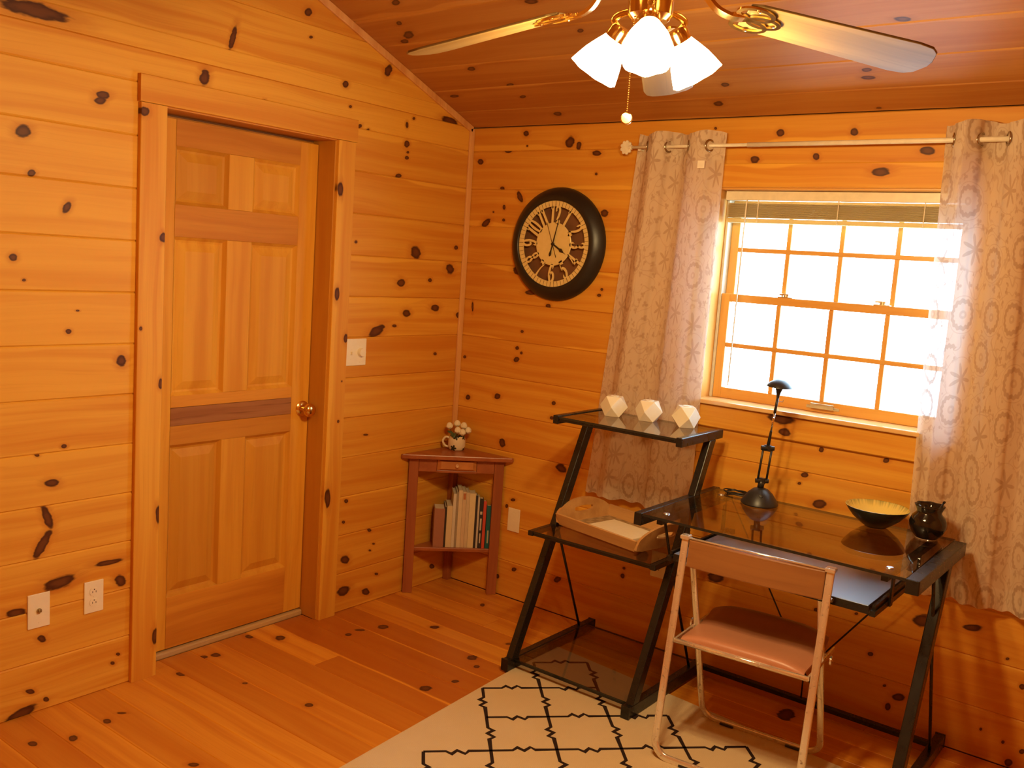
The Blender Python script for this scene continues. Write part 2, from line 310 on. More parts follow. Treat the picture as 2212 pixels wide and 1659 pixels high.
# left wall slab with the door opening, gable top
m = MB(); T0, T1 = -.14, -.0205
def yz(poly): m.prism(poly, T0, T1, axis=0)
JW = .019
yz([(RY, -.0204), (DO[0] - JW, -.0204), (DO[0] - JW, DO[2] + JW), (RY, DO[2] + JW)]); yz([(DO[1] + JW, -.0204), (0.14, -.0204), (0.14, DO[2] + JW), (DO[1] + JW, DO[2] + JW)])
m.box((-.20, RY, -.02), (-.1405, .14, EZ))  # added unseen slab behind the doorway, stops sky light leaking around the door
yz([(RY, DO[2] + JW), (0.14, DO[2] + JW), (0.14, EZ), (0, EZ), (RIDGE, ceil_z(RIDGE)), (RY, EZ)])
wl = struct('wall_left', m, backing, 'knotty pine board wall with the panel door and sloping top edge', 'wall')
ML = axis_M((0, 0, 0), (0, 1, 0), (0, 0, 1), (1, 0, 0))
tl = {0: .0, 1: .10, 2: .06, 3: -.1, 4: -.35, 5: .0, 6: -.2, 7: -.5, 8: -.4, 9: -.45, 10: -.35, 11: -.35, 12: .02, 13: .12, 14: .3, 15: .3, 16: .3, 17: .3}
tr = {0: .24, 1: .22, 2: .24, 3: .30, 4: .24, 5: .22, 6: .34, 7: .16, 8: .26, 9: .26, 10: .34, 11: .30, 12: .30}
WR = ceil_z(RIDGE)
for r in range(18):
    v0, v1 = r * BW, (r + 1) * BW
    if v0 >= WR: break
    sd = r * 1.37
    if v1 <= DO[2] + .05:
        board(wl, ML, RY, DO[0] - JW, v0, v1, KL, 'wall', tl.get(r, .2), sd); board(wl, ML, DO[1] + JW, 0, v0, v1, KL, 'wall', tr.get(r, .25), sd + .5)
    elif v0 < DO[2]:
        board(wl, ML, RY, DO[0] - JW, v0, v1, KL, 'wall', tl.get(r, .2), sd); board(wl, ML, DO[1] + JW, 0, v0, v1, KL, 'wall', tr.get(r, .25), sd + .5)
        board(wl, ML, DO[0] - JW, DO[1] + JW, DO[2] + JW, v1, KL, 'wall', tl.get(r, .2), sd + .7)
    else:
        def ends(z):
            if z <= EZ: return (RY, 0.0)
            d = (z - EZ) / SL; return (RY + d, -d)
        e0 = ends(v0); z1 = min(v1, WR - .002); e1 = ends(z1)
        if v0 < EZ < v1:
            board(wl, ML, RY, 0, v0, EZ, KL, 'wall', tl[r], sd); e0 = ends(EZ)
            board(wl, ML, RY, 0, EZ, z1, KL, 'wall', tl[r], sd, top_cut=(e0[0], e0[1], e1[0], e1[1]), cham=.0005, gap=0)
        else: board(wl, ML, RY, 0, v0, z1, KL, 'wall', tl[r], sd, top_cut=(e0[0], e0[1], e1[0], e1[1]))

# back wall slab with the window opening
m = MB(); Y0, Y1 = .0205, .14
jw = .017; a, b, c, d = WO[0] - jw, WO[1] + jw, WO[2] - .0185, WO[3] + jw
m.box((-.14, Y0, -.0204), (a, Y1, EZ)); m.box((b, Y0, -.0204), (RX + .14, Y1, EZ)); m.box((a, Y0, -.0204), (b, Y1, c)); m.box((a, Y0, d), (b, Y1, EZ))
wb = struct('wall_back', m, backing, 'knotty pine board wall with the window, behind the desk', 'wall')
MBk = axis_M((0, 0, 0), (1, 0, 0), (0, 0, 1), (0, -1, 0))
tb = {0: .30, 1: .10, 2: .16, 3: .12, 4: .20, 5: .16, 6: .34, 7: .34, 8: .32, 9: .24, 10: .26, 11: .32, 12: .32}
for r in range(13):
    v0, v1 = r * BW, min((r + 1) * BW, EZ); sd = 40 + r * 1.73
    if v1 <= WO[2] + .01 or v0 >= WO[3] + .016: board(wb, MBk, 0, RX, v0, v1, KB, 'wall', tb[r], sd)
    else:
        board(wb, MBk, 0, WO[0] - jw, v0, v1, KB, 'wall', tb[r], sd); board(wb, MBk, WO[1] + jw, RX, v0, v1, KB, 'wall', tb[r] * .6, sd + .6)
        if v1 > WO[3] + jw: board(wb, MBk, WO[0] - jw, WO[1] + jw, WO[3] + jw, v1, KB, 'wall', tb[r], sd)
        if v0 < WO[2]: board(wb, MBk, WO[0] - jw, WO[1] + jw, v0, WO[2] - .0185, KB, 'wall', tb[r], sd)

# the two walls behind the camera
m = MB(); m.box((-.14, RY - .14, -.0204), (RX + .14, RY - .0205, EZ))
wf = struct('wall_front', m, backing, 'knotty pine board wall behind the viewer', 'wall')
MF = axis_M((RX, RY, 0), (-1, 0, 0), (0, 0, 1), (0, 1, 0))
for r in range(13): board(wf, MF, 0, RX, r * BW, min((r + 1) * BW, EZ), [], 'wall', .1 + .2 * rnd.random(), 80 + r)
m = MB(); m.prism([(RY, -.0204), (0, -.0204), (0, EZ), (RIDGE, WR), (RY, EZ)], RX + .0205, RX + .14, axis=0)
wr = struct('wall_right', m, backing, 'knotty pine board gable wall to the right of the viewer', 'wall')
MR = axis_M((RX, 0, 0), (0, -1, 0), (0, 0, 1), (-1, 0, 0))
for r in range(18):
    v0, v1 = r * BW, min((r + 1) * BW, WR - .002)
    if v0 >= WR - .004: break
    f = lambda z: (0, -RY) if z <= EZ else ((z - EZ) / SL, -RY - (z - EZ) / SL)
    a, b = f(v0), f(v1); board(wr, MR, 0, -RY, v0, v1, [], 'wall', .1 + .2 * rnd.random(), 100 + r, top_cut=(a[0], a[1], b[0], b[1]))

# floor of pine planks running away from the door wall
m = MB(); m.box((-.14, RY - .14, -.12), (RX + .14, .14, -.0205))
fl = struct('floor', m, backing, 'varnished reddish pine plank floor', 'floor')
MFl = axis_M((0, 0, 0), (1, 0, 0), (0, 1, 0), (0, 0, 1))
edges = [0, -.103]
while edges[-1] > RY: edges.append(max(edges[-1] - .1335, RY))
ft = [.40, .35, .15, .5, .2, .75, .80, .82, .85, .62, .34, .52, .20, .16, .34, .12, .42, .18, .30, .25]
for i in range(len(edges) - 1):
    y1, y0 = edges[i], edges[i + 1]
    if y1 - y0 < .01: continue
    tt = ft[i] if i < len(ft) else .3 * rnd.random() + .1
    cuts = {3: [.9], 8: [.352], 2: [.55, 2.3], 5: [1.6], 11: [2.2], 14: [1.9], 17: [1.3]}.get(i, [rnd.uniform(1.4, 3.4)])
    full = y0 > DO[0] and y1 < DO[1]
    if not full and y1 > DO[0] + .004 and y0 < DO[1] - .004:     # planks cut around the door jambs
        board(fl, MFl, -.0855, -.0205, max(y0, DO[0] + .0005), min(y1, DO[1] - .0005), [], 'floor', tt, 150 + i * 1.9, cham=.0018, name='plank')
    xs = [-.0855 if full else -.02] + cuts + [RX]
    for j in range(len(xs) - 1):
        t2 = tt if j == 0 else min(.8, max(.05, tt + rnd.uniform(-.2, .2)))
        if i == 8 and j == 0: t2 = 0.0
        if i == 8 and j == 1: t2 = .72
        board(fl, MFl, xs[j], xs[j + 1], y0, y1, KF, 'floor', t2, 150 + i * 1.9 + j * 3.3, cham=.0018, name='plank')
# floor of the doorway, below the door
m = MB(); m.box((-.139, DO[0] + .0005, -.06), (-.0865, DO[1] - .0005, -.0025)); obj('doorway_sill', m, backing, fl)

# ceiling: two board slopes
K2 = math.hypot(1, SL)
mk = MB(); nrm = Vector((0, -SL, -1)).normalized()
def slab(y0, y1):
    cz_ = lambda y: EZ + SL * (-y if y > RIDGE - 1e-6 and y1 > RIDGE else (y - RY)); z0, z1 = cz_(y0), cz_(y1); a = .0205; b = .14
    mk.prism([(y0, z0 + a), (y1, z1 + a), (y1, z1 + b), (y0, z0 + b)], -.14, RX + .14, axis=0)
slab(RIDGE, .16); slab(RY - .16, RIDGE)
cl = struct('ceiling', mk, backing, 'sloping knotty pine board ceiling above the fan', 'ceiling')
MC1 = axis_M((0, 0, EZ), (1, 0, 0), Vector((0, -1, SL)).normalized(), Vector((0, -SL, -1)).normalized())
MC2 = axis_M((RX, RY, EZ), (-1, 0, 0), Vector((0, 1, SL)).normalized(), Vector((0, SL, -1)).normalized())
half = -RIDGE * K2; s = -.030; i = 0
tc = [.45, .40, .42, .46, .46, .40, .4, .4, .4, .4, .4, .4, .4, .4, .4]
while s < half:
    a, b = max(s, .0), min(s + BW, half)
    if b - a > .01:
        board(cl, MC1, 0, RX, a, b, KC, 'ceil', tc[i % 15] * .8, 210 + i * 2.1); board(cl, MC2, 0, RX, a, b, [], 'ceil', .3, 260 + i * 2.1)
    s += BW; i += 1

# corner and gable trim strips
trimw = wood('trim_pine', (.78, .44, .16), (.62, .28, .08), 2, .4, 120, ringy=.25)
m = MB(); m.box((.0, -.032, 0), (.012, -.001, EZ - .004)); tag(obj('trim_1', m, trimw, bevel=.003), 'slim vertical pine strip covering the room corner', 'trim', kind='structure')
m = MB(); sp = Vector((0, -1, SL)).normalized(); nn = Vector((0, -SL, -1)).normalized()
Mg = axis_M((0, 0, EZ), sp, nn, Vector((1, 0, 0))); m.box((0.01, 0, .0), (half, .030, .012), Mg)
tag(obj('trim_2', m, trimw, bevel=.003), 'slim pine strip along the sloping edge between wall and ceiling', 'trim', kind='structure')

# ------------------------------------------------------------------ the six panel door
doorv = wood('door_pine_vertical', (.80, .405, .045), (.66, .275, .026), 2, .52, 110, spec=.16, ringy=.22)
doorh = wood('door_pine_horizontal', (.74, .335, .040), (.56, .20, .020), 1, .52, 110, spec=.16, ringy=.28)
doord = wood('door_dark_stave', (.40, .17, .055), (.26, .09, .026), 1, .5, 70, spec=.16, ringy=.95)
brass = simple('brass', (.78, .55, .20), .18, 1.0)
dr = thing('door_1', (-.1, -1.255, 0), 'six panel pine door with brass knob, set in the left wall', 'door', kind='structure')
XF = -.10; XB = -.135
def part(name, a, b, mat, tint=0, bevel=.002, parent=dr, kind=None):
    q = MB(); q.box(a, b); o = obj(name, q, mat, parent, bevel=bevel); o['tint'] = tint; return o
y0, y1 = DO[0] + .003, DO[1] - .003
part('stile', (XB, y0, .03), (XF, -1.537, 2.05), doorv, .0); part('stile', (XB, -.963, .03), (XF, y1, 2.05), doorv, .0)
for z0, z1, tt in ((1.955, 2.05, .35), (1.627, 1.745, .25), (.985, 1.03, .0), (.915, .984, .95), (.84, .914, .42), (.03, .238, .05)):
    part('rail', (XB, -1.5365, z0), (XF, -.9635, z1), doord if tt > .9 else doorh, 0 if tt > .9 else tt, bevel=.0012)
for z0, z1, tt in ((1.7455, 1.9545, .1), (1.0305, 1.6265, .0), (.2385, .8395, .15)):
    part('mullion', (XB, -1.307, z0), (XF, -1.193, z1), doorv, tt, bevel=.0012)
def panel(y0, y1, z0, z1, tint):
    # raised panel: sticking bevel, sunk field and raised centre, split into glued staves
    o1, o2, o3 = .012, .020, .052
    q = MB(); w = lambda d, x: [(x, y0 + d, z0 + d), (x, y1 - d, z0 + d), (x, y1 - d, z1 - d), (x, y0 + d, z1 - d)]
    rings = [w(0, XF - .0005), w(o1, XF - .015), w(o2, XF - .018), w(o3, XF - .006)]
    vs = [v for r in rings for v in r]; fs = []
    for a in range(3):
        for k in range(4): fs.append((a * 4 + k, a * 4 + (k + 1) % 4, a * 4 + 4 + (k + 1) % 4, a * 4 + 4 + k))
    fs.append((12, 13, 14, 15)); q.add(vs, fs)
    q.box((XB + .004, y0, z0), (XF - .0185, y1, z1))
    o = obj('panel', q, doorv, dr); o['tint'] = tint; return o
for z0, z1, ts in ((1.745, 1.955, (.5, .12)), (1.03, 1.627, (.06, .12)), (.238, .84, (.45, .25))):
    panel(-1.537, -1.307, z0, z1, ts[0]); panel(-1.193, -.963, z0, z1, ts[1])
# jambs, stop, casing, threshold
cas = wood('casing_pine', (.80, .415, .048), (.66, .275, .028), 2, .4, 120, ringy=.2)
cash = wood('casing_pine_h', (.74, .335, .042), (.58, .215, .024), 1, .4, 120, ringy=.2)
part('jamb', (-.139, DO[0] - .018, .0), (.0005, DO[0], DO[2]), cas, .1); part('jamb', (-.139, DO[1], .0), (.0005, DO[1] + .018, DO[2]), cas, .55)
part('head_jamb', (-.139, DO[0] - .018, DO[2]), (.0005, DO[1] + .018, DO[2] + .018), cash, .3)
part('door_stop', (XB - .004, DO[0], .0), (XB - .0005, DO[1], 2.06), cash, .6)
part('threshold', (-.128, DO[0] + .001, -.002), (-.086, DO[1] - .001, .024), wood('threshold_oak', (.60, .42, .20), (.46, .30, .13), 1, .5, 120), 0, .006)
M_c = axis_M((.018, 0, 0), (0, 0, 1), (0, -1, 0), (1, 0, 0))
def casing(y0, y1, z0, z1, kn, tint, seed):
    o = board(dr, M_c, z0, z1, -y1, -y0, kn, 'wall', tint, seed, t=.0175, cham=.002, name='casing')
    return o
KCs = [(2.04, 1.735, .014, .016, 0), (1.62, 1.655, .016, .013, 0), (1.10, 1.653, .018, .008, 0), (.62, 1.652, .03, .012, 0), (.155, 1.655, .03, .011, 0), (1.30, 1.735, .006, .005, 0), (1.87, .847, .028, .014, .1), (1.435, .838, .025, .0125, 0), (1.245, .778, .019, .011, 0), (.55, .842, .04, .016, .1), (.885, .80, .006, .006, 0), (1.06, .79, .004, .004, 0)]
casing(-1.748, -1.648, 0, DO[2] + .004, KCs, .06, 301); casing(-.862, -.768, 0, DO[2] + .004, KCs, .2, 302)
M_h = axis_M((.021, 0, 0), (0, 1, 0), (0, 0, 1), (1, 0, 0))
o = board(dr, M_h, -1.752, -.764, DO[2] + .005, 2.163, [], 'wall', .2, 303, t=.0205, cham=.002, name='head_casing')
# knob
Mk = aim((XF, -.905, .933), (1, 0, 0)); q = MB()
q.lathe([(0, 0), (.034, 0), (.034, .004), (.028, .009), (.015, .012), (0, .012)], 32, Mk); kn = obj('rosette', q, brass, dr, auto=40)
q = MB(); q.lathe([(.011, .010), (.011, .024), (.014, .030), (.023, .036), (.0285, .046), (.029, .053), (.025, .062), (.014, .0675), (0, .069)], 32, Mk); obj('door_knob', q, brass, dr, smooth=True)

# ------------------------------------------------------------------ window with double-hung sashes
win = thing('window_1', (1.79, .05, WO[2]), 'double-hung wooden window with small panes, half covered by the right curtain', 'window', kind='structure')
wp = wood('window_pine', (.80, .45, .11), (.68, .32, .07), 2, .35, 120, ringy=.2)
wph = wood('window_pine_h', (.78, .43, .10), (.66, .30, .06), 0, .35, 120, ringy=.2)
sillm = wood('sill_varnished', (.84, .56, .24), (.74, .44, .16), 0, .16, 120, spec=.6, ringy=.15)
def wpart(name, a, b, mat, bevel=.002, tint=0): return part(name, a, b, mat, tint, bevel, win)
x0, x1, z0, z1 = WO
JD = .195
wpart('jamb', (x0 - .016, -.0005, z0 - .016), (x0, JD, z1 + .016), wp); wpart('jamb', (x1, -.0005, z0 - .016), (x1 + .016, JD, z1 + .016), wp)
wpart('head_jamb', (x0, -.0005, z1), (x1, JD, z1 + .016), wph); wpart('sill', (x0 - .012, -.034, z0 - .018), (x1 + .012, -.0175, z0), sillm, .004); wpart('sill', (x0, -.0172, z0 - .018), (x1, JD, z0), sillm, .001)
MWv = axis_M((0, -.017, 0), (0, 0, -1), (1, 0, 0), (0, -1, 0))
def wcas(M, u0, u1, v0, v1, kn, tint, seed):
    o = board(win, M, u0, u1, v0, v1, kn, 'wall', tint, seed, t=.0165, cham=.004, name='casing')
wcas(MWv, -z1 - .006, -z0 + .018, x0 - .095, x0 - .006, [(-1.80, x0 - .03, .035, .012, 0), (-1.36, x0 - .02, .014, .008, 0)], .16, 320); wcas(MWv, -z1 - .006, -z0 + .018, x1 + .006, x1 + .095, [], .16, 321)
MWh = axis_M((0, -.017, 0), (1, 0, 0), (0, 0, 1), (0, -1, 0))
wcas(MWh, x0 - .10, x1 + .10, z1 + .0065, z1 + .100, [(1.95, 2.03, .03, .014, 0)], .22, 322); wcas(MWh, x0 - .10, x1 + .10, z0 - .112, z0 - .0185, [(1.68, 1.085, .05, .02, 0), (1.70, 1.035, .022, .014, 0)], .1, 323)
# sashes
zm = 1.535
vinyl = simple('sash_track', (.62, .60, .50), .4)
wpart('side_track', (x0 + .0005, .084, z0), (x0 + .012, .165, z1), vinyl); wpart('side_track', (x1 - .012, .084, z0), (x1 - .0005, .165, z1), vinyl)
pane_m = glassmat('window_glass', (.97, .99, .98), .8)
def sash(yf, za, zb, rail_b, rail_t, n):
    xa, xb = x0 + .0125, x1 - .0125; st = .036; d = .030
    wpart('sash_stile', (xa, yf, za), (xa + st, yf + d, zb), wp); wpart('sash_stile', (xb - st, yf, za), (xb, yf + d, zb), wp)
    wpart('sash_rail', (xa + st, yf, za), (xb - st, yf + d, za + rail_b), wph); wpart('sash_rail', (xa + st, yf, zb - rail_t), (xb - st, yf + d, zb), wph)
    ga, gb, ha, hb = xa + st, xb - st, za + rail_b, zb - rail_t
    mw = .0185; cw = (gb - ga) / 4; hm = (ha + hb) / 2
    for k in (1, 2, 3): wpart('muntin', (ga + cw * k - mw / 2, yf + .002, ha), (ga + cw * k + mw / 2, yf + .012, hb), wp, .003)
    wpart('muntin', (ga, yf + .001, hm - mw / 2), (gb, yf + .011, hm + mw / 2), wph, .003)
    for k in range(4):
        for (p, q2) in ((ha, hm), (hm, hb)):
            q = MB(); q.box((ga + cw * k, yf + .016, p), (ga + cw * (k + 1), yf + .019, q2)); obj('pane', q, pane_m, win)
sash(.126, zm - .016, z1 - .0005, .032, .05, 0)     # upper, outer
sash(.090, z0 + .0005, zm + .016, .044, .032, 1)    # lower, inner
satin = simple('satin_brass', (.72, .62, .40), .35, 1.0)
for xx in (1.60, 1.975):
    q = MB(); q.box((xx - .03, .092, zm + .016), (xx + .03, .119, zm + .020)); q.lathe([(.012, 0), (.012, .010), (.006, .014), (0, .014)], 16, Matrix.Translation((xx, .106, zm + .019)))
    q.box((xx - .026, .096, zm + .026), (xx + .012, .104, zm + .033)); obj('sash_lock', q, satin, win, bevel=.001)
q = MB(); q.box((1.755, .076, z0 + .016), (1.845, .0902, z0 + .020)); q.box((1.755, .074, z0 + .016), (1.845, .078, z0 + .036)); q.box((1.735, .087, z0 + .014), (1.865, .0902, z0 + .026)); obj('sash_lift', q, satin, win, bevel=.001)
# ------------------------------------------------------------------ venetian blind drawn up at the window head
bl = thing('window_blind', (1.79, .055, 1.84), 'raised pale mini blind at the top of the window', 'blind')
cream = simple('cream_enamel', (.80, .72, .52), .4)
q = MB(); q.box((1.328, .046, 1.928), (2.252, .080, 1.964)); obj('headrail', q, cream, bl, bevel=.002)
st_ = NT('slat_cream'); d_ = st_.n('BsdfDiffuse'); st_.set(d_.inputs[0], (.80, .64, .34)); l_ = st_.n('BsdfTranslucent'); st_.set(l_.inputs[0], (.80, .62, .30)); x_ = st_.n('MixShader'); x_.inputs[0].default_value = .35; st_.set(x_.inputs[1], d_.outputs[0]); st_.set(x_.inputs[2], l_.outputs[0]); slatm = st_.done(x_.outputs[0])
q = MB()
for k in range(16):
    zz = 1.862 + k * .0036
    q.add([(1.335, .050, zz), (2.245, .050, zz), (2.245, .064, zz + .0022), (1.335, .064, zz + .0022), (1.335, .078, zz), (2.245, .078, zz)], [(0, 1, 2, 3), (3, 2, 5, 4)])
o = obj('slat_stack', q, slatm, bl); md = o.modifiers.new('solid', 'SOLIDIFY'); md.thickness = .0016; o['kind'] = 'stuff'
q = MB(); q.box((1.335, .048, 1.840), (2.245, .080, 1.857)); obj('bottom_rail', q, slatm, bl, bevel=.003)
for xx in (1.47, 1.79, 2.10):
    q = MB(); q.tube([(xx, .045, 1.928), (xx, .045, 1.842)], .0022, 6); obj('ladder_cord', q, cream, bl)
q = MB(); q.tube([(1.425, .040, 1.930), (1.425, .034, 1.915), (1.422, .032, 1.18)], .0032, 6); obj('tilt_wand', q, simple('clear_plastic', (.86, .80, .62), .15), bl, smooth=True)

# ------------------------------------------------------------------ curtains
def curtain_mat():
    t = NT('printed_sheer_cloth'); uv = t.uv(); u3 = t.sep(uv); P = t.comb(u3[0], u3[1], 0.0)
    ink = None
    warp = t.n('TexNoise', {'Scale': 7.0, 'Detail': 2.0}); t.set(warp.inputs['Vector'], P)
    Pw = t.vm('ADD', P, t.vm('MULTIPLY', t.vm('SUBTRACT', warp.outputs['Color'], (.5, .5, .5)), (.05, .05, 0)))
    # large medallions and star flowers
    vo = t.n('TexVoronoi', {'Scale': 5.2, 'Randomness': .55}, feature='F1'); t.set(vo.inputs['Vector'], P)
    dv = t.vm('SUBTRACT', P, t.vm('MULTIPLY', vo.outputs['Position'], (1.0, 1.0, 1.0)))
    # Position is given in texture space scaled back to input space
    ds = t.sep(dv); ang = t.math('ARCTAN2', ds[1], ds[0]); rr = t.vm('LENGTH', t.comb(ds[0], ds[1], 0.0))
    idc = t.sep(vo.outputs['Color'])[0]
    lobe = t.math('MULTIPLY', t.math('SINE', t.math('MULTIPLY', ang, 14.0)), .0025)
    ring = t.smooth(t.math('ABSOLUTE', t.math('SUBTRACT', t.math('ADD', rr, lobe), .046)), .010, .006)
    thin = t.smooth(t.math('ABSOLUTE', t.math('SUBTRACT', rr, .064)), .0022, .0010)
    dot = t.smooth(t.math('ABSOLUTE', t.math('SUBTRACT', rr, .010)), .006, .003)
    med = t.math('MAXIMUM', t.math('MULTIPLY', ring, .8), t.math('MAXIMUM', t.math('MULTIPLY', thin, .5), t.math('MULTIPLY', dot, .55)))
    pet = t.math('POWER', t.math('ABSOLUTE', t.math('COSINE', t.math('MULTIPLY', ang, 3.5))), 3.0)
    star = t.smooth(t.math('SUBTRACT', rr, t.math('ADD', .014, t.math('MULTIPLY', pet, .042))), .004, -.004)
    star = t.math('MAXIMUM', t.math('MULTIPLY', star, .75), t.math('MULTIPLY', t.smooth(t.math('ABSOLUTE', t.math('SUBTRACT', rr, .075)), .0022, .001), .5))
    sel = t.math('GREATER_THAN', idc, .55)
    big = t.math('ADD', t.math('MULTIPLY', med, t.math('SUBTRACT', 1.0, sel)), t.math('MULTIPLY', star, sel))
    out = t.smooth(rr, .062, .080)
    # vines and small leaves
    n1 = t.noise(Pw, 9.0, 1.0, .4); vine = t.math('MULTIPLY', t.smooth(t.math('ABSOLUTE', t.math('SUBTRACT', n1, .5)), .018, .006), .55)
    n2 = t.noise(t.vm('ADD', Pw, (3.1, 7.7, 0)), 11.0, 1.0, .4); vine2 = t.math('MULTIPLY', t.smooth(t.math('ABSOLUTE', t.math('SUBTRACT', n2, .52)), .016, .006), .5)
    v2 = t.n('TexVoronoi', {'Scale': 17.0, 'Randomness': .9}, feature='F1'); t.set(v2.inputs['Vector'], P)
    d2 = t.sep(t.vm('SUBTRACT', P, v2.outputs['Position'])); a2 = t.math('ADD', t.math('ARCTAN2', d2[1], d2[0]), t.math('MULTIPLY', t.sep(v2.outputs['Color'])[0], 6.28))
    r2 = t.vm('LENGTH', t.comb(d2[0], d2[1], 0.0))
    leaf = t.smooth(t.math('SUBTRACT', r2, t.math('ADD', .004, t.math('MULTIPLY', t.math('ABSOLUTE', t.math('COSINE', t.math('MULTIPLY', a2, 1.5))), .010))), .003, -.003)
    leaf = t.math('MULTIPLY', leaf, .75)
    small = t.math('MULTIPLY', t.math('MAXIMUM', t.math('MAXIMUM', vine, vine2), leaf), out)
    ink = t.math('MAXIMUM', big, small)
    wv = t.noise(t.vm('MULTIPLY', P, (1400, 300, 1)), 1.0, 1.0)
    base = t.mix(t.math('MULTIPLY', wv, .25), (.86, .72, .54), (.74, .60, .44))
    col = t.mix(t.math('MULTIPLY', ink, .78), base, (.42, .25, .14))
    df = t.n('BsdfDiffuse'); t.set(df.inputs[0], col); tl = t.n('BsdfTranslucent'); t.set(tl.inputs[0], t.mix(t.math('MULTIPLY', ink, .65), (.86, .78, .70), (.42, .30, .22)))
    tr = t.n('BsdfTransparent'); t.set(tr.inputs[0], (1, 1, 1))
    m1 = t.n('MixShader'); m1.inputs[0].default_value = .34; t.set(m1.inputs[1], df.outputs[0]); t.set(m1.inputs[2], tl.outputs[0])
    m2 = t.n('MixShader'); t.set(m2.inputs[0], t.math('MULTIPLY', t.math('SUBTRACT', 1.0, ink), .19)); t.set(m2.inputs[1], m1.outputs[0]); t.set(m2.inputs[2], tr.outputs[0])
    return t.done(m2.outputs[0])
cmat = curtain_mat()
RODZ, RODY = 2.128, -.075
nickel = simple('antique_nickel', (.42, .36, .28), .22, 1.0)
def curtain(name, label, xa, xb, xa2, xb2, zt, zb, waves, ph, amp, cloth, uoff, seed):
    root = thing(name, ((xa2 + xb2) / 2, RODY, zb), label, 'curtain', 'printed curtain panels')
    R = random.Random(seed); NU, NV = 240, 46; q = MB(); uvs = []
    off = [R.uniform(-1, 1) for _ in range(8)]
    o0 = ORG[root.name]
    def pt(s, v):
        # v: 0 top, 1 bottom
        f = min(1.0, v / .10); x = (xa + (xb - xa) * s) * (1 - v) + (xa2 + (xb2 - xa2) * s) * v
        drift = (off[0] * math.sin(3 * s + 1.3) + off[1] * math.sin(5.1 * s + 2)) * .006 * v
        a = amp * (1 - .45 * v) * (1.0 + .25 * math.sin(7 * s + off[2] * 3))
        p = 2 * PI * waves * s + ph + .5 * v * math.sin(4 * s + off[3])
        sn = math.sin(p); y = RODY + .020 * v + a * math.copysign(abs(sn) ** .55, sn) + .22 * a * v * math.sin(2.3 * p + off[4] * 2)
        y = min(y, -.026 + .0 * v)
        x += .45 * a * math.sin(2 * p) * .35 + drift
        return Vector((x, y, zt + (zb - zt) * v + .004 * math.sin(3.1 * p) * v + (.006 * math.cos(p) if v == 0 else 0)))
    for j in range(NV + 1):
        for i in range(NU + 1): q.v.append(tuple(pt(i / NU, (j / NV) ** 1.15)))
    for j in range(NV):
        for i in range(NU): q.f.append((j * (NU + 1) + i, j * (NU + 1) + i + 1, (j + 1) * (NU + 1) + i + 1, (j + 1) * (NU + 1) + i))
    me = bpy.data.meshes.new('panel'); me.from_pydata([tuple(Vector(v) - o0) for v in q.v], [], q.f)
    ul = me.uv_layers.new(name='UVMap')
    for poly in me.polygons:
        poly.use_smooth = True
        for li in poly.loop_indices:
            vi = me.loops[li].vertex_index; i, j = vi % (NU + 1), vi // (NU + 1)
            ul.data[li].uv = (uoff + cloth * i / NU, (zt - zb) * (1 - (j / NV) ** 1.15))
    me.materials.append(cmat); o = bpy.data.objects.new('panel', me); COL.objects.link(o); o.parent = root; ORG[o.name] = o0
    # header hem band and bottom hem: doubled cloth
    for (va, vb, nm) in ((0.0, .068, 'header_band'), (.955, 1.0, 'bottom_hem')):
        vs = []; fs = []
        for v in (va, vb):
            for i in range(NU + 1):
                p = pt(i / NU, v); n = (pt(min(1, i / NU + .004), v) - pt(max(0, i / NU - .004), v)); n = Vector((n.y, -n.x, 0)).normalized()
                vs.append(p + n * .0015)
        for i in range(NU): fs.append((i, i + 1, NU + 2 + i, NU + 1 + i))
        b = MB().add(vs, fs); me2 = bpy.data.meshes.new(nm); me2.from_pydata([tuple(Vector(v) - o0) for v in b.v], [], b.f)
        u2 = me2.uv_layers.new(name='UVMap')
        for poly in me2.polygons:
            poly.use_smooth = True
            for li in poly.loop_indices:
                vi = me2.loops[li].vertex_index; i, j = vi % (NU + 1), vi // (NU + 1); u2.data[li].uv = (uoff + cloth * i / NU, (zt - zb) * (1 - (va, vb)[j]))
        me2.materials.append(cmat); o2 = bpy.data.objects.new(nm, me2); COL.objects.link(o2); o2.parent = root
    # eyelets where the cloth crosses the rod
    k = math.ceil(ph / PI)
    vg = (zt - RODZ) / (zt - zb)
    while True:
        s = (k * PI - ph) / (2 * PI * waves); k += 1
        if s > .985: break
        if s < .01: continue
        p = pt(s, vg); n = pt(s + .006, vg) - pt(s - .006, vg); n = Vector((n.y, -n.x, 0)).normalized()
        g = MB(); Mg = aim((p.x, p.y, RODZ), n); ring = [Mg @ Vector((.021 * math.cos(2 * PI * i / 28), .021 * math.sin(2 * PI * i / 28), 0)) for i in range(28)]
        g.sweep(ring, [(.005 * math.cos(2 * PI * i / 8), .0035 * math.sin(2 * PI * i / 8)) for i in range(8)], up=n, closed=True)
        obj('eyelet', g, nickel, root, smooth=True)
    return root, pt
cvl, ptl = curtain('curtain', 'printed curtain hanging left of the window, behind the candle shelf', .955, 1.352, .825, 1.330, 2.182, 0.625, 2.15, .9, .034, .95, 0.0, 3)
q = MB(); q.box((1.268, -.112, 2.036), (1.298, -.110, 2.066)); obj('sewn_tag', q, simple('white_tag', (.85, .78, .64), .6), cvl)
cvr, ptr_ = curtain('curtain', 'printed curtain covering the right part of the window, beside the black vase', 2.165, 2.72, 2.20, 2.78, 2.186, .555, 3.3, 2.0, .040, 1.25, 2.3, 5)

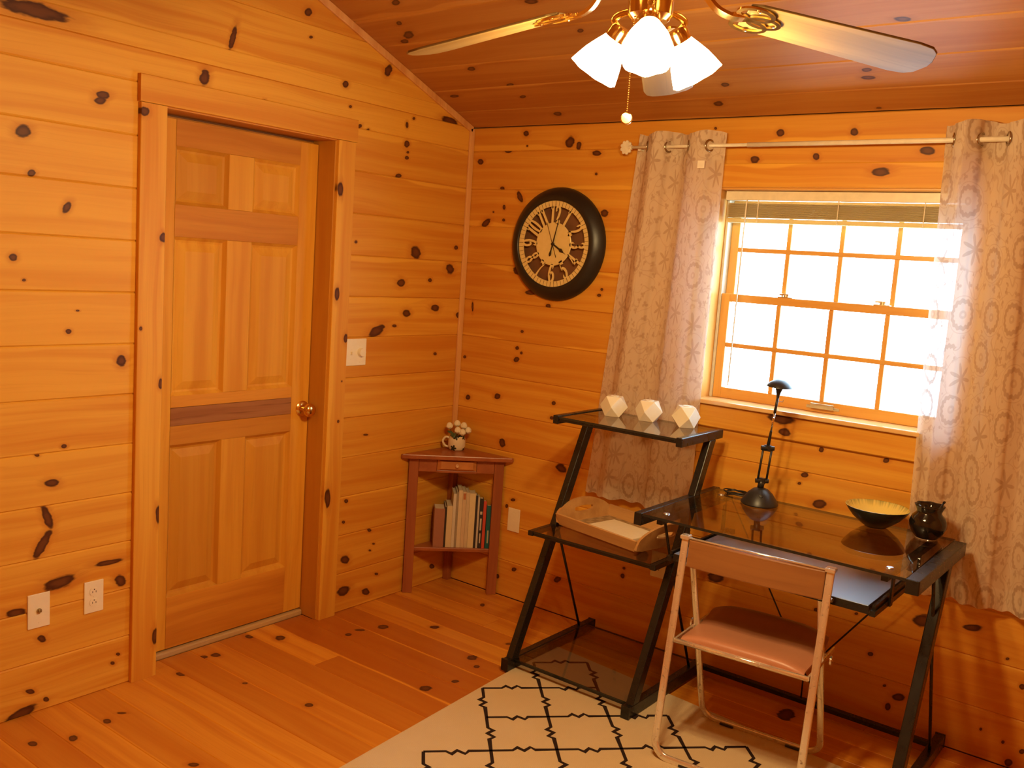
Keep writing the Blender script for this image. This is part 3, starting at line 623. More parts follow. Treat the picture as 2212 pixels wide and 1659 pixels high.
rod = thing('curtain_rod', (1.75, RODY, RODZ), 'slim cream telescoping curtain rod above the window', 'curtain rod')
rodm = simple('cream_rod', (.80, .74, .58), .35)
q = MB(); q.tube([(.925, RODY, RODZ), (1.46, RODY, RODZ)], .0065, 12); obj('inner_tube', q, rodm, rod, smooth=True)
q = MB(); q.tube([(1.455, RODY, RODZ), (2.80, RODY, RODZ)], .0090, 12); obj('outer_tube', q, rodm, rod, smooth=True)
q = MB(); pl = []
for i in range(60):
    a = 2 * PI * i / 60; lob = .75 + .25 * abs(math.cos(4.5 * a)) ** .7
    pl.append((.028 * lob * math.cos(a), .030 * lob * math.sin(a)))
q.prism(pl, -.005, .005, Matrix.Translation((.912, RODY, RODZ)) @ Matrix.Rotation(PI / 2, 4, 'X')); q.tube([(.925, RODY, RODZ), (.94, RODY, RODZ)], .010, 12); obj('leaf_finial', q, rodm, rod, bevel=.002)
for xx in (.975, 2.62):
    q = MB(); q.box((xx - .006, RODY, RODZ - .014), (xx + .006, -.0005, RODZ - .008)); q.box((xx - .012, -.004, RODZ - .05), (xx + .012, -.0005, RODZ + .03)); obj('bracket', q, rodm, rod)

# ------------------------------------------------------------------ ceiling fan with light kit
FX, FY = 1.914, -1.655
fan = thing('ceiling_fan', (FX, FY, ceil_z(FY)), 'five blade brass and oak ceiling fan with three lit glass shades', 'ceiling fan')
brassb = simple('polished_brass', (.86, .62, .24), .16, 1.0)
CT = Matrix.Translation((FX, FY, 0))
q = MB(); q.lathe([(.0, ceil_z(FY) - .075), (.03, ceil_z(FY) - .075), (.065, ceil_z(FY) - .03), (.07, ceil_z(FY) + .018), (0, ceil_z(FY) + .018)], 32, CT); obj('canopy', q, brassb, fan, auto=40)
q = MB(); q.tube([(FX, FY, ceil_z(FY) - .07), (FX, FY, 2.42)], .011, 14); obj('downrod', q, brassb, fan, smooth=True)
q = MB(); q.lathe([(0, 2.262), (.075, 2.262), (.105, 2.275), (.125, 2.30), (.125, 2.37), (.10, 2.405), (.05, 2.43), (0, 2.432)], 40, CT); obj('motor_housing', q, brassb, fan, auto=35)
q = MB(); q.lathe([(0, 2.168), (.040, 2.168), (.050, 2.180), (.052, 2.262), (0, 2.262)], 40, CT); obj('switch_housing', q, brassb, fan, auto=35)
oak = wood('blade_oak', (.24, .160, .060), (.145, .088, .030), 0, .30, 130, spec=.5, ringy=.55)
blade_me = None
for k in range(5):
    az = math.radians(114.1 + 72 * k)
    # local: x outward, z up; drooping and pitched
    Bm = Matrix.Translation((FX, FY, 2.232)) @ Matrix.Rotation(az, 4, 'Z') @ Matrix.Rotation(.150, 4, 'Y')
    Pt = Bm @ Matrix.Rotation(math.radians(-12.0), 4, 'X')
    b = thing_b = None
    q = MB(); poly = [(.215, -.050), (.24, -.058), (.60, -.072), (.635, -.066), (.652, -.050), (.664, -.012), (.664, .012), (.652, .050), (.635, .066), (.60, .072), (.24, .058), (.215, .050)]
    q.prism(poly, -.003, .003)
    me_o = obj('blade', q, oak, fan, bevel=.0015)
    # keep mesh local so the grain follows the blade
    me_o.matrix_world = Pt
    for v in me_o.data.vertices: v.co = v.co + ORG[fan.name]
    me_o.location = Pt.translation - ORG[fan.name]; me_o['tint'] = .0
    # blade iron: stem and open scrolled plate
    q = MB(); q.sweep(smoothpath([(.085, 0, .035), (.115, 0, .028), (.15, 0, .0), (.185, 0, -.010), (.215, 0, -.0075)], 5), [(-.011, -.004), (.011, -.004), (.011, .004), (-.011, .004)])
    def loop(cx, cy, rx, ry, w):
        ring = [Vector((cx + rx * math.cos(2 * PI * i / 24), cy + ry * math.sin(2 * PI * i / 24), -.0065)) for i in range(24)]
        q.sweep(ring, [(-w, -.0025), (w, -.0025), (w, .0025), (-w, .0025)], closed=True)
    loop(.235, .026, .040, .024, .005); loop(.235, -.026, .040, .024, .005); loop(.262, 0, .036, .020, .005); loop(.205, 0, .020, .012, .004)
    ir = obj('blade_iron', q, brassb, fan, auto=40); ir.matrix_world = Pt
    for v in ir.data.vertices: v.co = v.co + ORG[fan.name]
    ir.location = Pt.translation - ORG[fan.name]
    for sx, sy in ((.235, .045), (.235, -.045), (.285, 0)):
        q = MB(); q.lathe([(0, -.0115), (.005, -.0105), (.0055, -.0085), (0, -.0085)], 10, Matrix.Translation((sx, sy, 0)))
        sc = obj('screw', q, brassb, ir)
        for v in sc.data.vertices: v.co = v.co + ORG[fan.name]
# three glass shades
def shade_mat():
    t = NT('lit_frosted_glass'); e = t.n('Emission'); t.set(e.inputs[0], (1.0, .74, .42)); 
    lw = t.n('LayerWeight', {'Blend': .35}); e.inputs[1].default_value = SHADE_E
    g = t.n('BsdfGlossy', {'Roughness': .25}); mx = t.n('MixShader'); mx.inputs[0].default_value = .06; t.set(mx.inputs[1], e.outputs[0]); t.set(mx.inputs[2], g.outputs[0])
    return t.done(mx.outputs[0])
shm = shade_mat()
bm_ = NT('bulb_glow'); _e = bm_.n('Emission'); bm_.set(_e.inputs[0], (1.0, .78, .48)); _e.inputs[1].default_value = SHADE_E * 2; bulbm = bm_.done(_e.outputs[0])
AZ = (-59, 61, 181)
for a in AZ:
    a = math.radians(a); d = Vector((math.cos(a), math.sin(a), 0)); c = Vector((FX, FY, 0))
    p0 = c + d * .045 + Vector((0, 0, 2.195)); p1 = c + d * .078 + Vector((0, 0, 2.190)); p2 = c + d * .088 + Vector((0, 0, 2.168)); 
    ax = (d * .60 - Vector((0, 0, .80))).normalized(); n0 = c + d * .070 + Vector((0, 0, 2.158))
    q = MB(); q.tube(smoothpath([p0, p1, c + d * .092 + Vector((0, 0, 2.178)), n0 + ax * .004], 5), .008, 10); arm = obj('lamp_arm', q, brassb, fan, smooth=True)
    Ms = aim(n0, ax)
    q = MB(); q.lathe([(0, -.004), (.022, -.004), (.026, .004), (.026, .026), (.0225, .028), (0, .028)], 24, Ms); obj('socket_cup', q, brassb, arm, auto=40)
    q = MB(); wob = lambda an, z: 1 + .035 * max(0, (z - .06) / .05) * math.cos(8 * an)
    q.lathe([(.022, .018), (.027, .030), (.037, .050), (.047, .072), (.054, .095), (.059, .114)], 48, Ms, wob)
    sh = obj('glass_shade', q, shm, fan, smooth=True); md = sh.modifiers.new('solid', 'SOLIDIFY'); md.thickness = .003
    q = MB(); q.ball(Ms @ Vector((0, 0, .074)), .027, 16, 10); q.tube([Ms @ Vector((0, 0, .026)), Ms @ Vector((0, 0, .055))], .014, 12); obj('light_bulb', q, bulbm, sh, smooth=True)
    ld = bpy.data.lights.new('fan_bulb_light', 'POINT'); ld.energy = LAMP_W; ld.color = LAMP_COL; ld.shadow_soft_size = .045
    lo = bpy.data.objects.new('fan_bulb_light', ld); COL.objects.link(lo); lo.parent = fan; lo.location = (Ms @ Vector((0, 0, .138))) - ORG[fan.name]
# pull chain
cx = Vector((1.899, -1.695, 0))
q = MB()
zc = 2.17
while zc > 1.966: q.ball((cx.x, cx.y, zc), .0022, 6, 4); zc -= .0050
obj('pull_chain', q, brassb, fan)
q = MB(); q.lathe([(0, -.004), (.011, -.004), (.013, -.002), (.013, .002), (.011, .004), (0, .004)], 24, aim((cx.x, cx.y, 1.951), (.5, -.85, .1))); obj('chain_fob', q, brassb, fan, auto=40)

# ------------------------------------------------------------------ wall clock
CX, CZ = .550, 1.713
clk = thing('wall_clock', (CX, 0, CZ - .255), 'large round wall clock with black frame and open gold numeral ring', 'clock')
Mc = axis_M((CX, 0, CZ), (1, 0, 0), (0, 0, 1), (0, -1, 0))
blackf = simple('satin_black', (.017, .014, .011), .38)
gold = NT('brushed_gold'); P = gold.obj(); gn = gold.noise(gold.vm('MULTIPLY', P, (60, 60, 60)), 1, 2)
gold = gold.done(gold.bsdf(col=gold.mix(gn, (.84, .70, .28), (.94, .80, .40)), rough=.42, metal=.15))
q = MB(); q.lathe([(.254, .0008), (.256, .010), (.250, .022), (.236, .036), (.222, .047), (.208, .053), (.198, .053), (.193, .048), (.193, .040), (.200, .030), (.215, .0008)], 72, Mc); obj('frame', q, blackf, clk, auto=50)
q = MB(); q.lathe([(.168, .040), (.195, .042), (.195, .0445), (.168, .0425), (.168, .040)], 72, Mc); obj('minute_ring', q, gold, clk, auto=30)
q = MB(); tk = simple('tick_dark', (.20, .12, .05), .5)
for i in range(60):
    R_ = Mc @ Matrix.Rotation(2 * PI * i / 60, 4, 'Z'); w = .0006 if i % 5 else .0011; q.box((.1695, -w, .0432), (.1935, w, .0450), R_)
obj('minute_marks', q, tk, clk)
q = MB(); q.lathe([(0, .039), (.094, .039), (.097, .041), (.094, .043), (0, .043)], 64, Mc); obj('centre_disc', q, gold, clk, auto=30)
q = MB(); q.lathe([(0, .004), (.199, .004), (.199, .006), (0, .006)], 64, Mc); obj('dial_back', q, simple('dial_brown', (.20, .085, .038), .5, vary=.12, scale=14), clk)
# numerals: ribbons of varying width between disc and ring; each digit in a 1 x 2 cell
DG = {'0': [[(.5, 1, .10), (.25, .93, .2), (.12, .5, .30), (.25, .07, .2), (.5, 0, .10), (.75, .07, .2), (.88, .5, .30), (.75, .93, .2), (.5, 1, .10)]],
 '1': [[(.5, 0, .30), (.5, 1, .30)], [(.18, .86, .10), (.5, .97, .14)]],
 '2': [[(.22, .70, .22), (.2, .86, .14), (.5, .99, .12), (.82, .80, .26), (.70, .50, .22), (.35, .20, .12), (.12, .04, .10)], [(.12, .05, .12), (.4, .09, .18), (.65, .02, .2), (.9, .14, .10)]],
 '3': [[(.18, .80, .22), (.3, .96, .12), (.6, .99, .14), (.82, .78, .26), (.62, .56, .12), (.42, .53, .08)], [(.42, .53, .08), (.7, .50, .14), (.88, .26, .28), (.6, .02, .14), (.3, .03, .12), (.14, .2, .22)]],
 '4': [[(.68, 0, .28), (.68, 1, .28)], [(.68, 1, .10), (.05, .30, .10)], [(.05, .30, .09), (1.0, .30, .09)]],
 '5': [[(.22, .98, .18), (.85, .98, .20)], [(.24, .98, .09), (.20, .55, .09)], [(.20, .55, .08), (.5, .64, .12), (.86, .36, .28), (.58, .03, .14), (.28, .03, .12), (.14, .2, .22)]],
 '6': [[(.80, .82, .20), (.6, .98, .12), (.3, .85, .2), (.12, .45, .30), (.25, .06, .2), (.52, 0, .10), (.84, .16, .24), (.86, .38, .24), (.55, .56, .10), (.22, .40, .10)]],
 '7': [[(.10, .92, .2), (.35, .98, .16), (.6, .90, .16), (.92, .98, .10)], [(.92, .98, .09), (.55, .5, .14), (.42, 0, .26)]],
 '8': [[(.5, .54, .12), (.20, .76, .22), (.5, 1, .12), (.80, .76, .22), (.5, .54, .12), (.14, .24, .22), (.5, 0, .12), (.86, .24, .22), (.5, .54, .12)]],
 '9': [[(.20, .18, .20), (.4, .02, .12), (.7, .15, .2), (.88, .55, .30), (.75, .94, .2), (.48, 1, .10), (.16, .84, .24), (.14, .62, .24), (.45, .44, .10), (.78, .60, .10)]]}
def ribbon(q, pts, M, z0, z1):
    P = smoothpath([(p[0], p[1], p[2]) for p in pts], 5) if len(pts) > 2 else [Vector(p) for p in pts]
    n = len(P); vs = []
    for z in (z0, z1):
        for i in range(n):
            a = P[max(i - 1, 0)]; b = P[min(i + 1, n - 1)]; d = Vector((b.x - a.x, (b.y - a.y), 0))
            d = d.normalized() if d.length > 1e-6 else Vector((0, 1, 0)); nx = Vector((-d.y, d.x, 0)); w = P[i].z * .5
            for sgn in (-1, 1): vs.append(M @ Vector((P[i].x + nx.x * w * sgn, P[i].y + nx.y * w * sgn, z)))
    fs = []; o = 2 * n
    for i in range(n - 1):
        a = 2 * i
        fs += [(a, a + 1, a + 3, a + 2), (o + a, o + a + 2, o + a + 3, o + a + 1), (a, a + 2, o + a + 2, o + a), (a + 1, o + a + 1, o + a + 3, a + 3)]
    fs += [(0, o, o + 1, 1), (2 * n - 2, 2 * n - 1, o + 2 * n - 1, o + 2 * n - 2)]
    q.add(vs, fs)
for h in range(1, 13):
    q = MB(); th = -2 * PI * h / 12; flip = 4 <= h <= 8
    Rr = Mc @ Matrix.Rotation(th, 4, 'Z')
    txt = str(h); cw, ch = .030, .076
    for di, dch in enumerate(txt):
        xo = (di - (len(txt) - 1) / 2) * (.028 if txt != '11' else .022) - cw / 2
        if flip: Tm = Rr @ Matrix.Translation((0, .1315, 0)) @ Matrix.Rotation(PI, 4, 'Z') @ Matrix.Translation((xo, -ch / 2, 0))
        else: Tm = Rr @ Matrix.Translation((xo, .1315 - ch / 2, 0))
        Tm = Tm @ Matrix.Diagonal((cw, ch, 1, 1))
        for st in DG[dch]:
            # keep stroke weight even although the cell is tall
            ribbon(q, [(p[0], p[1], p[2] * 1.25) for p in st], Tm, .0405, .0430)
    tag(obj('numeral', q, gold, clk), 'gold numeral %d' % h)
def hand(name, ang, pts, z, w0=0):
    q = MB(); R_ = Mc @ Matrix.Rotation(-math.radians(ang), 4, 'Z')
    poly = pts + [(-x, y) for x, y in reversed(pts) if abs(x) > 1e-6]
    q.prism(poly, z, z + .0012, R_); return obj(name, q, blackf, clk)
hand('minute_hand', 13, [(.0, .112), (.0016, .100), (.0030, .03), (.0030, -.030), (.006, -.045), (.006, -.052), (0, -.058)], .0475)
hand('hour_hand', 121, [(0, .085), (.0016, .070), (.009, .052), (.004, .042), (.003, 0), (.003, -.004)], .0460)
hand('second_hand', -22, [(0, .105), (.0008, .1), (.0010, -.05), (.0016, -.06), (0, -.066)], .0490)
q = MB(); q.lathe([(0, .043), (.007, .043), (.007, .051), (.003, .053), (0, .053)], 20, Mc); obj('hand_cap', q, blackf, clk, auto=40)
q = MB(); q.lathe([(0, .0500), (.1935, .0500)], 48, Mc); obj('cover_glass', q, glassmat('clock_glass', (.98, .97, .95), .5, .05), clk, smooth=True)

# ------------------------------------------------------------------ wall plates
ivory = simple('ivory_plastic', (.88, .82, .62), .38, vary=.02)
slotm = simple('slot_dark', (.10, .07, .04), .6)
def plate(name, M, w, h, label, cat, grp=None):
    p = M.translation; root = thing(name, tuple(p), label, cat, grp)
    q = MB(); q.box((-w / 2, -h / 2, 0), (w / 2, h / 2, .005), M); obj('cover_plate', q, ivory, root, bevel=.002); return root
def screw(root, M, x, y):
    q = MB(); q.lathe([(0, .0052), (.0028, .0052), (.0028, .006), (0, .0064)], 10, M @ Matrix.Translation((x, y, 0))); obj('screw', q, ivory, root)
def receptacle(root, M):
    for yy in (.0195, -.0195):
        q = MB(); pl = [(.0165 * math.cos(2 * PI * i / 28), max(-.0125, min(.0125, .0165 * math.sin(2 * PI * i / 28)))) for i in range(28)]
        q.prism(pl, .0045, .0068, M @ Matrix.Translation((0, yy, 0))); rc = obj('receptacle', q, ivory, root)
        q = MB()
        for sx in (-.0062, .0062): q.box((sx - .0011, yy - .0065 + .002, .0066), (sx + .0011, yy + .0025 , .0070), M)
        q.lathe([(0, .0070), (.0022, .0070), (.0022, .0066)], 10, M @ Matrix.Translation((0, yy + .0075, 0))); obj('slots', q, slotm, rc)
    screw(root, M, 0, 0)
MLp = lambda y, z: axis_M((.0002, y, z), (0, 1, 0), (0, 0, 1), (1, 0, 0))
MBp = lambda x, z: axis_M((x, -.0002, z), (1, 0, 0), (0, 0, 1), (0, -1, 0))
Mj = MLp(-2.077, .3585); r = plate('coaxial_plate', Mj, .074, .118, 'ivory cable jack plate low on the wall, left of the outlet', 'wall plate')
q = MB(); q.lathe([(0, .005), (.0085, .005), (.0085, .009), (.005, .0095), (.005, .015), (.003, .015), (.003, .012), (0, .012)], 12, Mj); obj('coax_jack', q, simple('jack_metal', (.42, .36, .22), .35, 1.0), r, auto=40); screw(r, Mj, 0, .042); screw(r, Mj, 0, -.042)
Mo = MLp(-1.886, .360); r = plate('electrical_outlet', Mo, .070, .114, 'ivory double outlet on the left wall, just left of the door casing', 'outlet'); receptacle(r, Mo)
Msw = MLp(-.701, 1.182); r = plate('light_switch', Msw, .116, .118, 'ivory double switch plate with a toggle and a dimmer knob, right of the door', 'light switch')
q = MB(); q.box((-.030 - .005, -.012, .005), (-.030 + .005, .012, .006), Msw); q.box((-.0335, -.009, .006), (-.0265, .003, .016), Msw); obj('toggle', q, ivory, r, bevel=.001)
q = MB(); q.lathe([(0, .005), (.019, .005), (.0175, .022), (0, .023)], 28, Msw @ Matrix.Translation((.024, 0, 0))); obj('dimmer_knob', q, ivory, r, auto=40)
for sx in (-.03, .024):
    for sy in (.030, -.030): screw(r, Msw, sx, sy * 1.5 if sx > 0 else sy)
Mp = MBp(.4075, .390); r = plate('blank_plate', Mp, .070, .114, 'ivory wall plate beside the corner table', 'wall plate'); screw(r, Mp, 0, .030); screw(r, Mp, 0, -.030); screw(r, Mp, 0, 0)
Mq = MBp(1.200, .370); r = plate('electrical_outlet', Mq, .070, .114, 'ivory outlet seen behind the tray shelf of the desk', 'outlet'); receptacle(r, Mq)
# ------------------------------------------------------------------ glass computer desk with attached shelf tower (three Z frames)
FL_, FM, FR = .915, 1.471, 2.390
RUGZ = .0085
desk = thing('glass_desk', (1.70, -.35, RUGZ), 'black metal Z-frame glass desk with an attached tower of glass shelves', 'desk')
blk = simple('black_powder_coat', (.013, .012, .011), .28, spec=.45)
smoke = glassmat('smoked_glass', (.74, .70, .66), 1.0)
edge = NT('glass_edge'); edge = edge.done(edge.bsdf(col=(.016, .020, .018), rough=.15, spec=.6))
def bar(name, a, b, bev=.003): q = MB(); q.box(a, b); return obj(name, q, blk, desk, bevel=bev)
def leg(x, p0, p1, w=.030, d=.044):
    # in-plane slanted box section in plane x
    a, b = Vector((x, p0[0], p0[1])), Vector((x, p1[0], p1[1])); q = MB()
    hy = d / 2 / math.sin(math.atan2(p1[1] - p0[1], p1[0] - p0[0]))
    q.add([(x - w / 2, p0[0] - hy, p0[1]), (x + w / 2, p0[0] - hy, p0[1]), (x + w / 2, p0[0] + hy, p0[1]), (x - w / 2, p0[0] + hy, p0[1]),
           (x - w / 2, p1[0] - hy, p1[1]), (x + w / 2, p1[0] - hy, p1[1]), (x + w / 2, p1[0] + hy, p1[1]), (x - w / 2, p1[0] + hy, p1[1])],
          [(0, 3, 2, 1), (4, 5, 6, 7), (0, 1, 5, 4), (1, 2, 6, 5), (2, 3, 7, 6), (3, 0, 4, 7)])
    return obj('leg', q, blk, desk, bevel=.003)
def rodp(name, pts, r=.0055): q = MB(); q.tube(pts, r, 8); return obj(name, q, blk, desk, smooth=True)
Zb = RUGZ
ytop = lambda z: -.640 + .4715 * (z - .03)
for x in (FL_, FM): leg(x, (ytop(.05), .05), (ytop(.986), .986))
leg(FR, (ytop(.05), .05), (ytop(.738), .738), .034)
for x, yb in ((FL_, -.045), (FM, -.105), (FR, -.030)):
    bb = bar('base_bar', (x - .016, -.675, Zb), (x + .016, yb, Zb + .046)); 
    for yy in (-.676, yb + .001): q = MB(); q.box((x - .017, yy - .004, Zb - .0002), (x + .017, yy + .004, Zb + .047)); obj('end_cap', q, blk, bb)
for x in (FL_, FM): bar('shelf_bar', (x - .013, -.452, .985), (x + .013, -.102, 1.020)); bar('shelf_bar', (x - .012, -.570, .541), (x + .012, -.100, .562))
for x, w in ((FM, .015), (FR, .020)): bar('desk_bar', (x - w, -.712, .738), (x + w, -.085 if x == FM else -.125, .783))
def glass(name, x0, x1, y0, y1, z0, z1, edge_m=edge):
    q = MB(); q.box((x0, y0, z0), (x1, y1, z1)); o = obj(name, q, smoke, desk); o.data.materials.append(edge_m)
    for p in o.data.polygons: p.material_index = 0 if abs(p.normal.z) > .5 else 1
    return o
glass('top_shelf_glass', FL_ + .0135, FM - .0135, -.448, -.106, 1.007, 1.016); glass('tray_shelf_glass', FL_ + .0125, FM - .0125, -.566, -.104, .553, .562)
glass('desktop_glass', FM + .0155, FR - .0205, -.708, -.104, .773, .782)
glass('base_shelf_glass', FL_ + .0165, FM - .0165, -.640, -.110, .046, .052)
for (xa, xb, yy, zt_) in ((FL_ + .014, FM - .014, -.446, 1.0068), (FL_ + .013, FM - .013, -.564, .5528), (FL_ + .017, FM - .017, -.638, .0458)): bar('front_rail', (xa, yy, zt_ - .010), (xb, yy + .012, zt_), .001)
sil = simple('brushed_steel', (.55, .55, .55), .35, 1.0)
for x in (1.545, 2.305):
    bar('tray_rail', (x - .010, -.690, .752), (x + .010, -.110, .772), .001)
for (x, y) in ((1.545, -.64), (1.545, -.2), (2.305, -.64), (2.305, -.2)):
    q = MB(); q.lathe([(0, .7825), (.012, .7825), (.010, .7855), (0, .786)], 20, Matrix.Translation((x, y, 0))); obj('glass_fixing', q, sil, desk, auto=40)
# diagonal rods of the three frames
rodp('brace_rod', [(FM, -.515, .738), (FM, -.435, .560), (FM, -.185, .055)]); rodp('brace_rod', [(FL_, -.385, .56), (FL_, -.150, .055)]); rodp('brace_rod', [(FR, -.455, .738), (FR, -.18, .055)])
# rear stretcher and wire cross brace
bar('stretcher', (FM + .0165, -.112, .026), (FR - .0165, -.088, .046))
hub = (1.905, -.10, .150)
rodp('cross_wire', [(1.545, -.10, .752), hub], .0032); rodp('cross_wire', [(2.335, -.10, .745), hub], .0032); rodp('cross_wire', [hub, (1.905, -.10, .046)], .0032); rodp('cross_wire', [hub, (1.985, -.10, .046)], .0032)
rodp('turnbuckle', [(2.262, -.10, .643), (2.226, -.10, .593)], .0075)
# keyboard tray under the desktop
kbm = NT('tray_laminate'); kbm = kbm.done(kbm.bsdf(col=(.50, .55, .62), rough=.42, metal=1.0))
q = MB(); q.box((1.60, -.665, .648), (2.262, -.27, .658)); kt = obj('keyboard_tray', q, kbm, desk, bevel=.001)
q = MB(); q.box((1.60, -.669, .632), (2.266, -.6655, .657)); q.box((1.60, -.6655, .634), (2.262, -.27, .6475)); obj('tray_edge', q, blk, kt)
for x in (1.585, 2.277):
    q = MB(); q.box((x - .009, -.67, .628), (x + .009, -.15, .646)); q.box((x - .006, -.655, .6462), (x + .004, -.20, .660)); obj('slide', q, blk, kt)
    for y in (-.52, -.22):
        q = MB(); q.box((x - .003 + (.012 if x > 2 else -.012), y - .012, .628), (x + .003 + (.012 if x > 2 else -.012), y + .012, .752)); obj('hanger', q, blk, kt)

# ------------------------------------------------------------------ faceted candle holders on the top shelf
ceramic = simple('cream_ceramic', (.86, .81, .64), .22, spec=.5, vary=.02)
waxm = simple('candle_wax', (.80, .75, .62), .5)
wick = simple('wick', (.7, .62, .5), .8)
def candle(x, y, rz, label):
    a = .0415; root = thing('candle_holder', (x, y, 1.0162), label, 'candle holder', 'faceted candle holders'); h = a
    V = [(sx * a, sy * a, 0) for sx in (-1, 1) for sy in (-1, 1)] + [(sx * a, 0, sz * a) for sx in (-1, 1) for sz in (-1, 1)] + [(0, sy * a, sz * a) for sy in (-1, 1) for sz in (-1, 1)]
    bm = bmesh.new(); [bm.verts.new(Vector(v) + Vector((x, y, 1.0162 + a))) for v in V]; bmesh.ops.convex_hull(bm, input=bm.verts); bmesh.ops.dissolve_limit(bm, angle_limit=.02, verts=bm.verts, edges=bm.edges)
    q = MB(); bm.verts.index_update(); q.v = [tuple(v.co) for v in bm.verts]; q.f = [tuple(v.index for v in f.verts) for f in bm.faces]; bm.free()
    obj('holder', q, ceramic, root, bevel=.0012)
    q = MB(); q.lathe([(0, 1.0162 + 2 * a + .0002), (.017, 1.0162 + 2 * a + .0002), (.017, 1.0162 + 2 * a + .003), (0, 1.0162 + 2 * a + .0022)], 24, Matrix.Translation((x, y, 0))); obj('candle', q, waxm, root, auto=30)
    q = MB(); q.tube([(x, y, 1.0162 + 2 * a + .002), (x + .001, y, 1.0162 + 2 * a + .011)], .0009, 6); obj('wick', q, wick, root)
    rot_root(root, rz)
candle(1.040, -.215, math.radians(66), 'faceted cream candle holder nearest the corner on the top glass shelf')
candle(1.188, -.185, math.radians(57), 'faceted cream candle holder in the middle of the three on the glass shelf')
candle(1.352, -.175, math.radians(84), 'faceted cream candle holder nearest the window on the top glass shelf')

# ------------------------------------------------------------------ wooden serving tray with paper on the middle shelf
trw = wood('tray_wood', (.62, .35, .13), (.48, .24, .08), 0, .45, 110, ringy=.2)
trx, tryy = 1.176, -.302
tray = thing('serving_tray', (trx, tryy, .5624), 'light wooden serving tray with cut-out handles on the middle glass shelf', 'tray')
def tq(): return MB()
TL, TW = .208, .146
q = tq(); q.box((trx - TL, tryy - TW, .5626), (trx + TL, tryy + TW, .570)); obj('bottom', q, trw, tray, bevel=.001)
for sgn in (-1, 1):
    q = tq(); y = tryy + sgn * TW; q.add([(trx - TL, y - .006, .564), (trx + TL, y - .006, .564), (trx + TL, y + .006, .564), (trx - TL, y + .006, .564),
        (trx - TL - .012, y - .006 + sgn * .014, .612), (trx + TL + .012, y - .006 + sgn * .014, .612), (trx + TL + .012, y + .006 + sgn * .014, .612), (trx - TL - .012, y + .006 + sgn * .014, .612)],
        [(0, 3, 2, 1), (4, 5, 6, 7), (0, 1, 5, 4), (1, 2, 6, 5), (2, 3, 7, 6), (3, 0, 4, 7)]); obj('side', q, trw, tray, bevel=.002)
for sgn in (-1, 1):
    # end board: arched top, slot cut through (built as outer ring bridged to the slot)
    N = 48; outer = []; inner = []
    for i in range(N):
        a = 2 * PI * i / N; cx_, cz_ = .048 * math.cos(a), .614 + .0125 * math.sin(a)
        if abs(math.cos(a)) > .70: cx_ = math.copysign(.036, math.cos(a)) + .018 * math.cos(a); 
        inner.append((cx_, cz_))
        # ray cast to the outline: half width TW+.012, bottom .564, arch top
        dx, dz = math.cos(a), math.sin(a); best = 9
        for st in range(1, 400):
            rr = st * .0006; X_, Z_ = rr * dx, .614 + rr * dz
            top = .612 + .046 * max(0.0, 1 - (X_ / (TW + .004)) ** 2) ** .8
            if abs(X_) > TW + .010 or Z_ < .564 or Z_ > top: best = rr; break
        outer.append((best * dx, .614 + best * dz))
    q = tq(); vs = []
    for off in (-.006, .006):
        for ring in (outer, inner):
            for (yy, zz) in ring: vs.append((trx + sgn * (TL + .004) + off + sgn * (zz - .564) * .22, tryy + yy, zz))
    fs = []
    for i in range(N):
        j = (i + 1) % N; A, B, Cc, D = 0, N, 2 * N, 3 * N
        fs += [(A + i, A + j, B + j, B + i), (Cc + i, D + i, D + j, Cc + j), (A + i, Cc + i, Cc + j, A + j), (B + i, B + j, D + j, D + i)]
    q.add(vs, fs); obj('handle_end', q, trw, tray, auto=45)
rot_root(tray, math.radians(-11.5))
pap = thing('paper_stack', (trx, tryy, .5704), 'cream sheets of paper lying in the wooden tray', 'paper')
pm = simple('cream_paper', (.84, .72, .50), .7, vary=.02)
for i in range(4):
    q = MB(); dx = .003 * math.sin(i * 2.1); q.box((trx - .105 + dx + .03, tryy - .120, .5706 + i * .0065), (trx + .130 + dx + .03, tryy + .035 + dx, .5769 + i * .0065)); obj('sheets', q, pm, pap)
rot_root(pap, math.radians(-11.5))
mat_ = thing('placemat', (trx, tryy, .5702), 'tan patterned mat lining the wooden tray under the paper', 'mat')
tw = NT('woven_mat'); ck = tw.n('TexChecker', {'Scale': 34.0}); tw.set(ck.inputs['Vector'], tw.obj()); tw.set(ck.inputs[1], (.46, .30, .14)); tw.set(ck.inputs[2], (.34, .21, .09)); tw = tw.done(tw.bsdf(col=ck.outputs[0], rough=.8))
q = MB(); q.box((trx - TL + .01, tryy - TW + .012, .5701), (trx + TL - .01, tryy + TW - .012, .5705)); obj('mat', q, tw, mat_); rot_root(mat_, math.radians(-11.5))

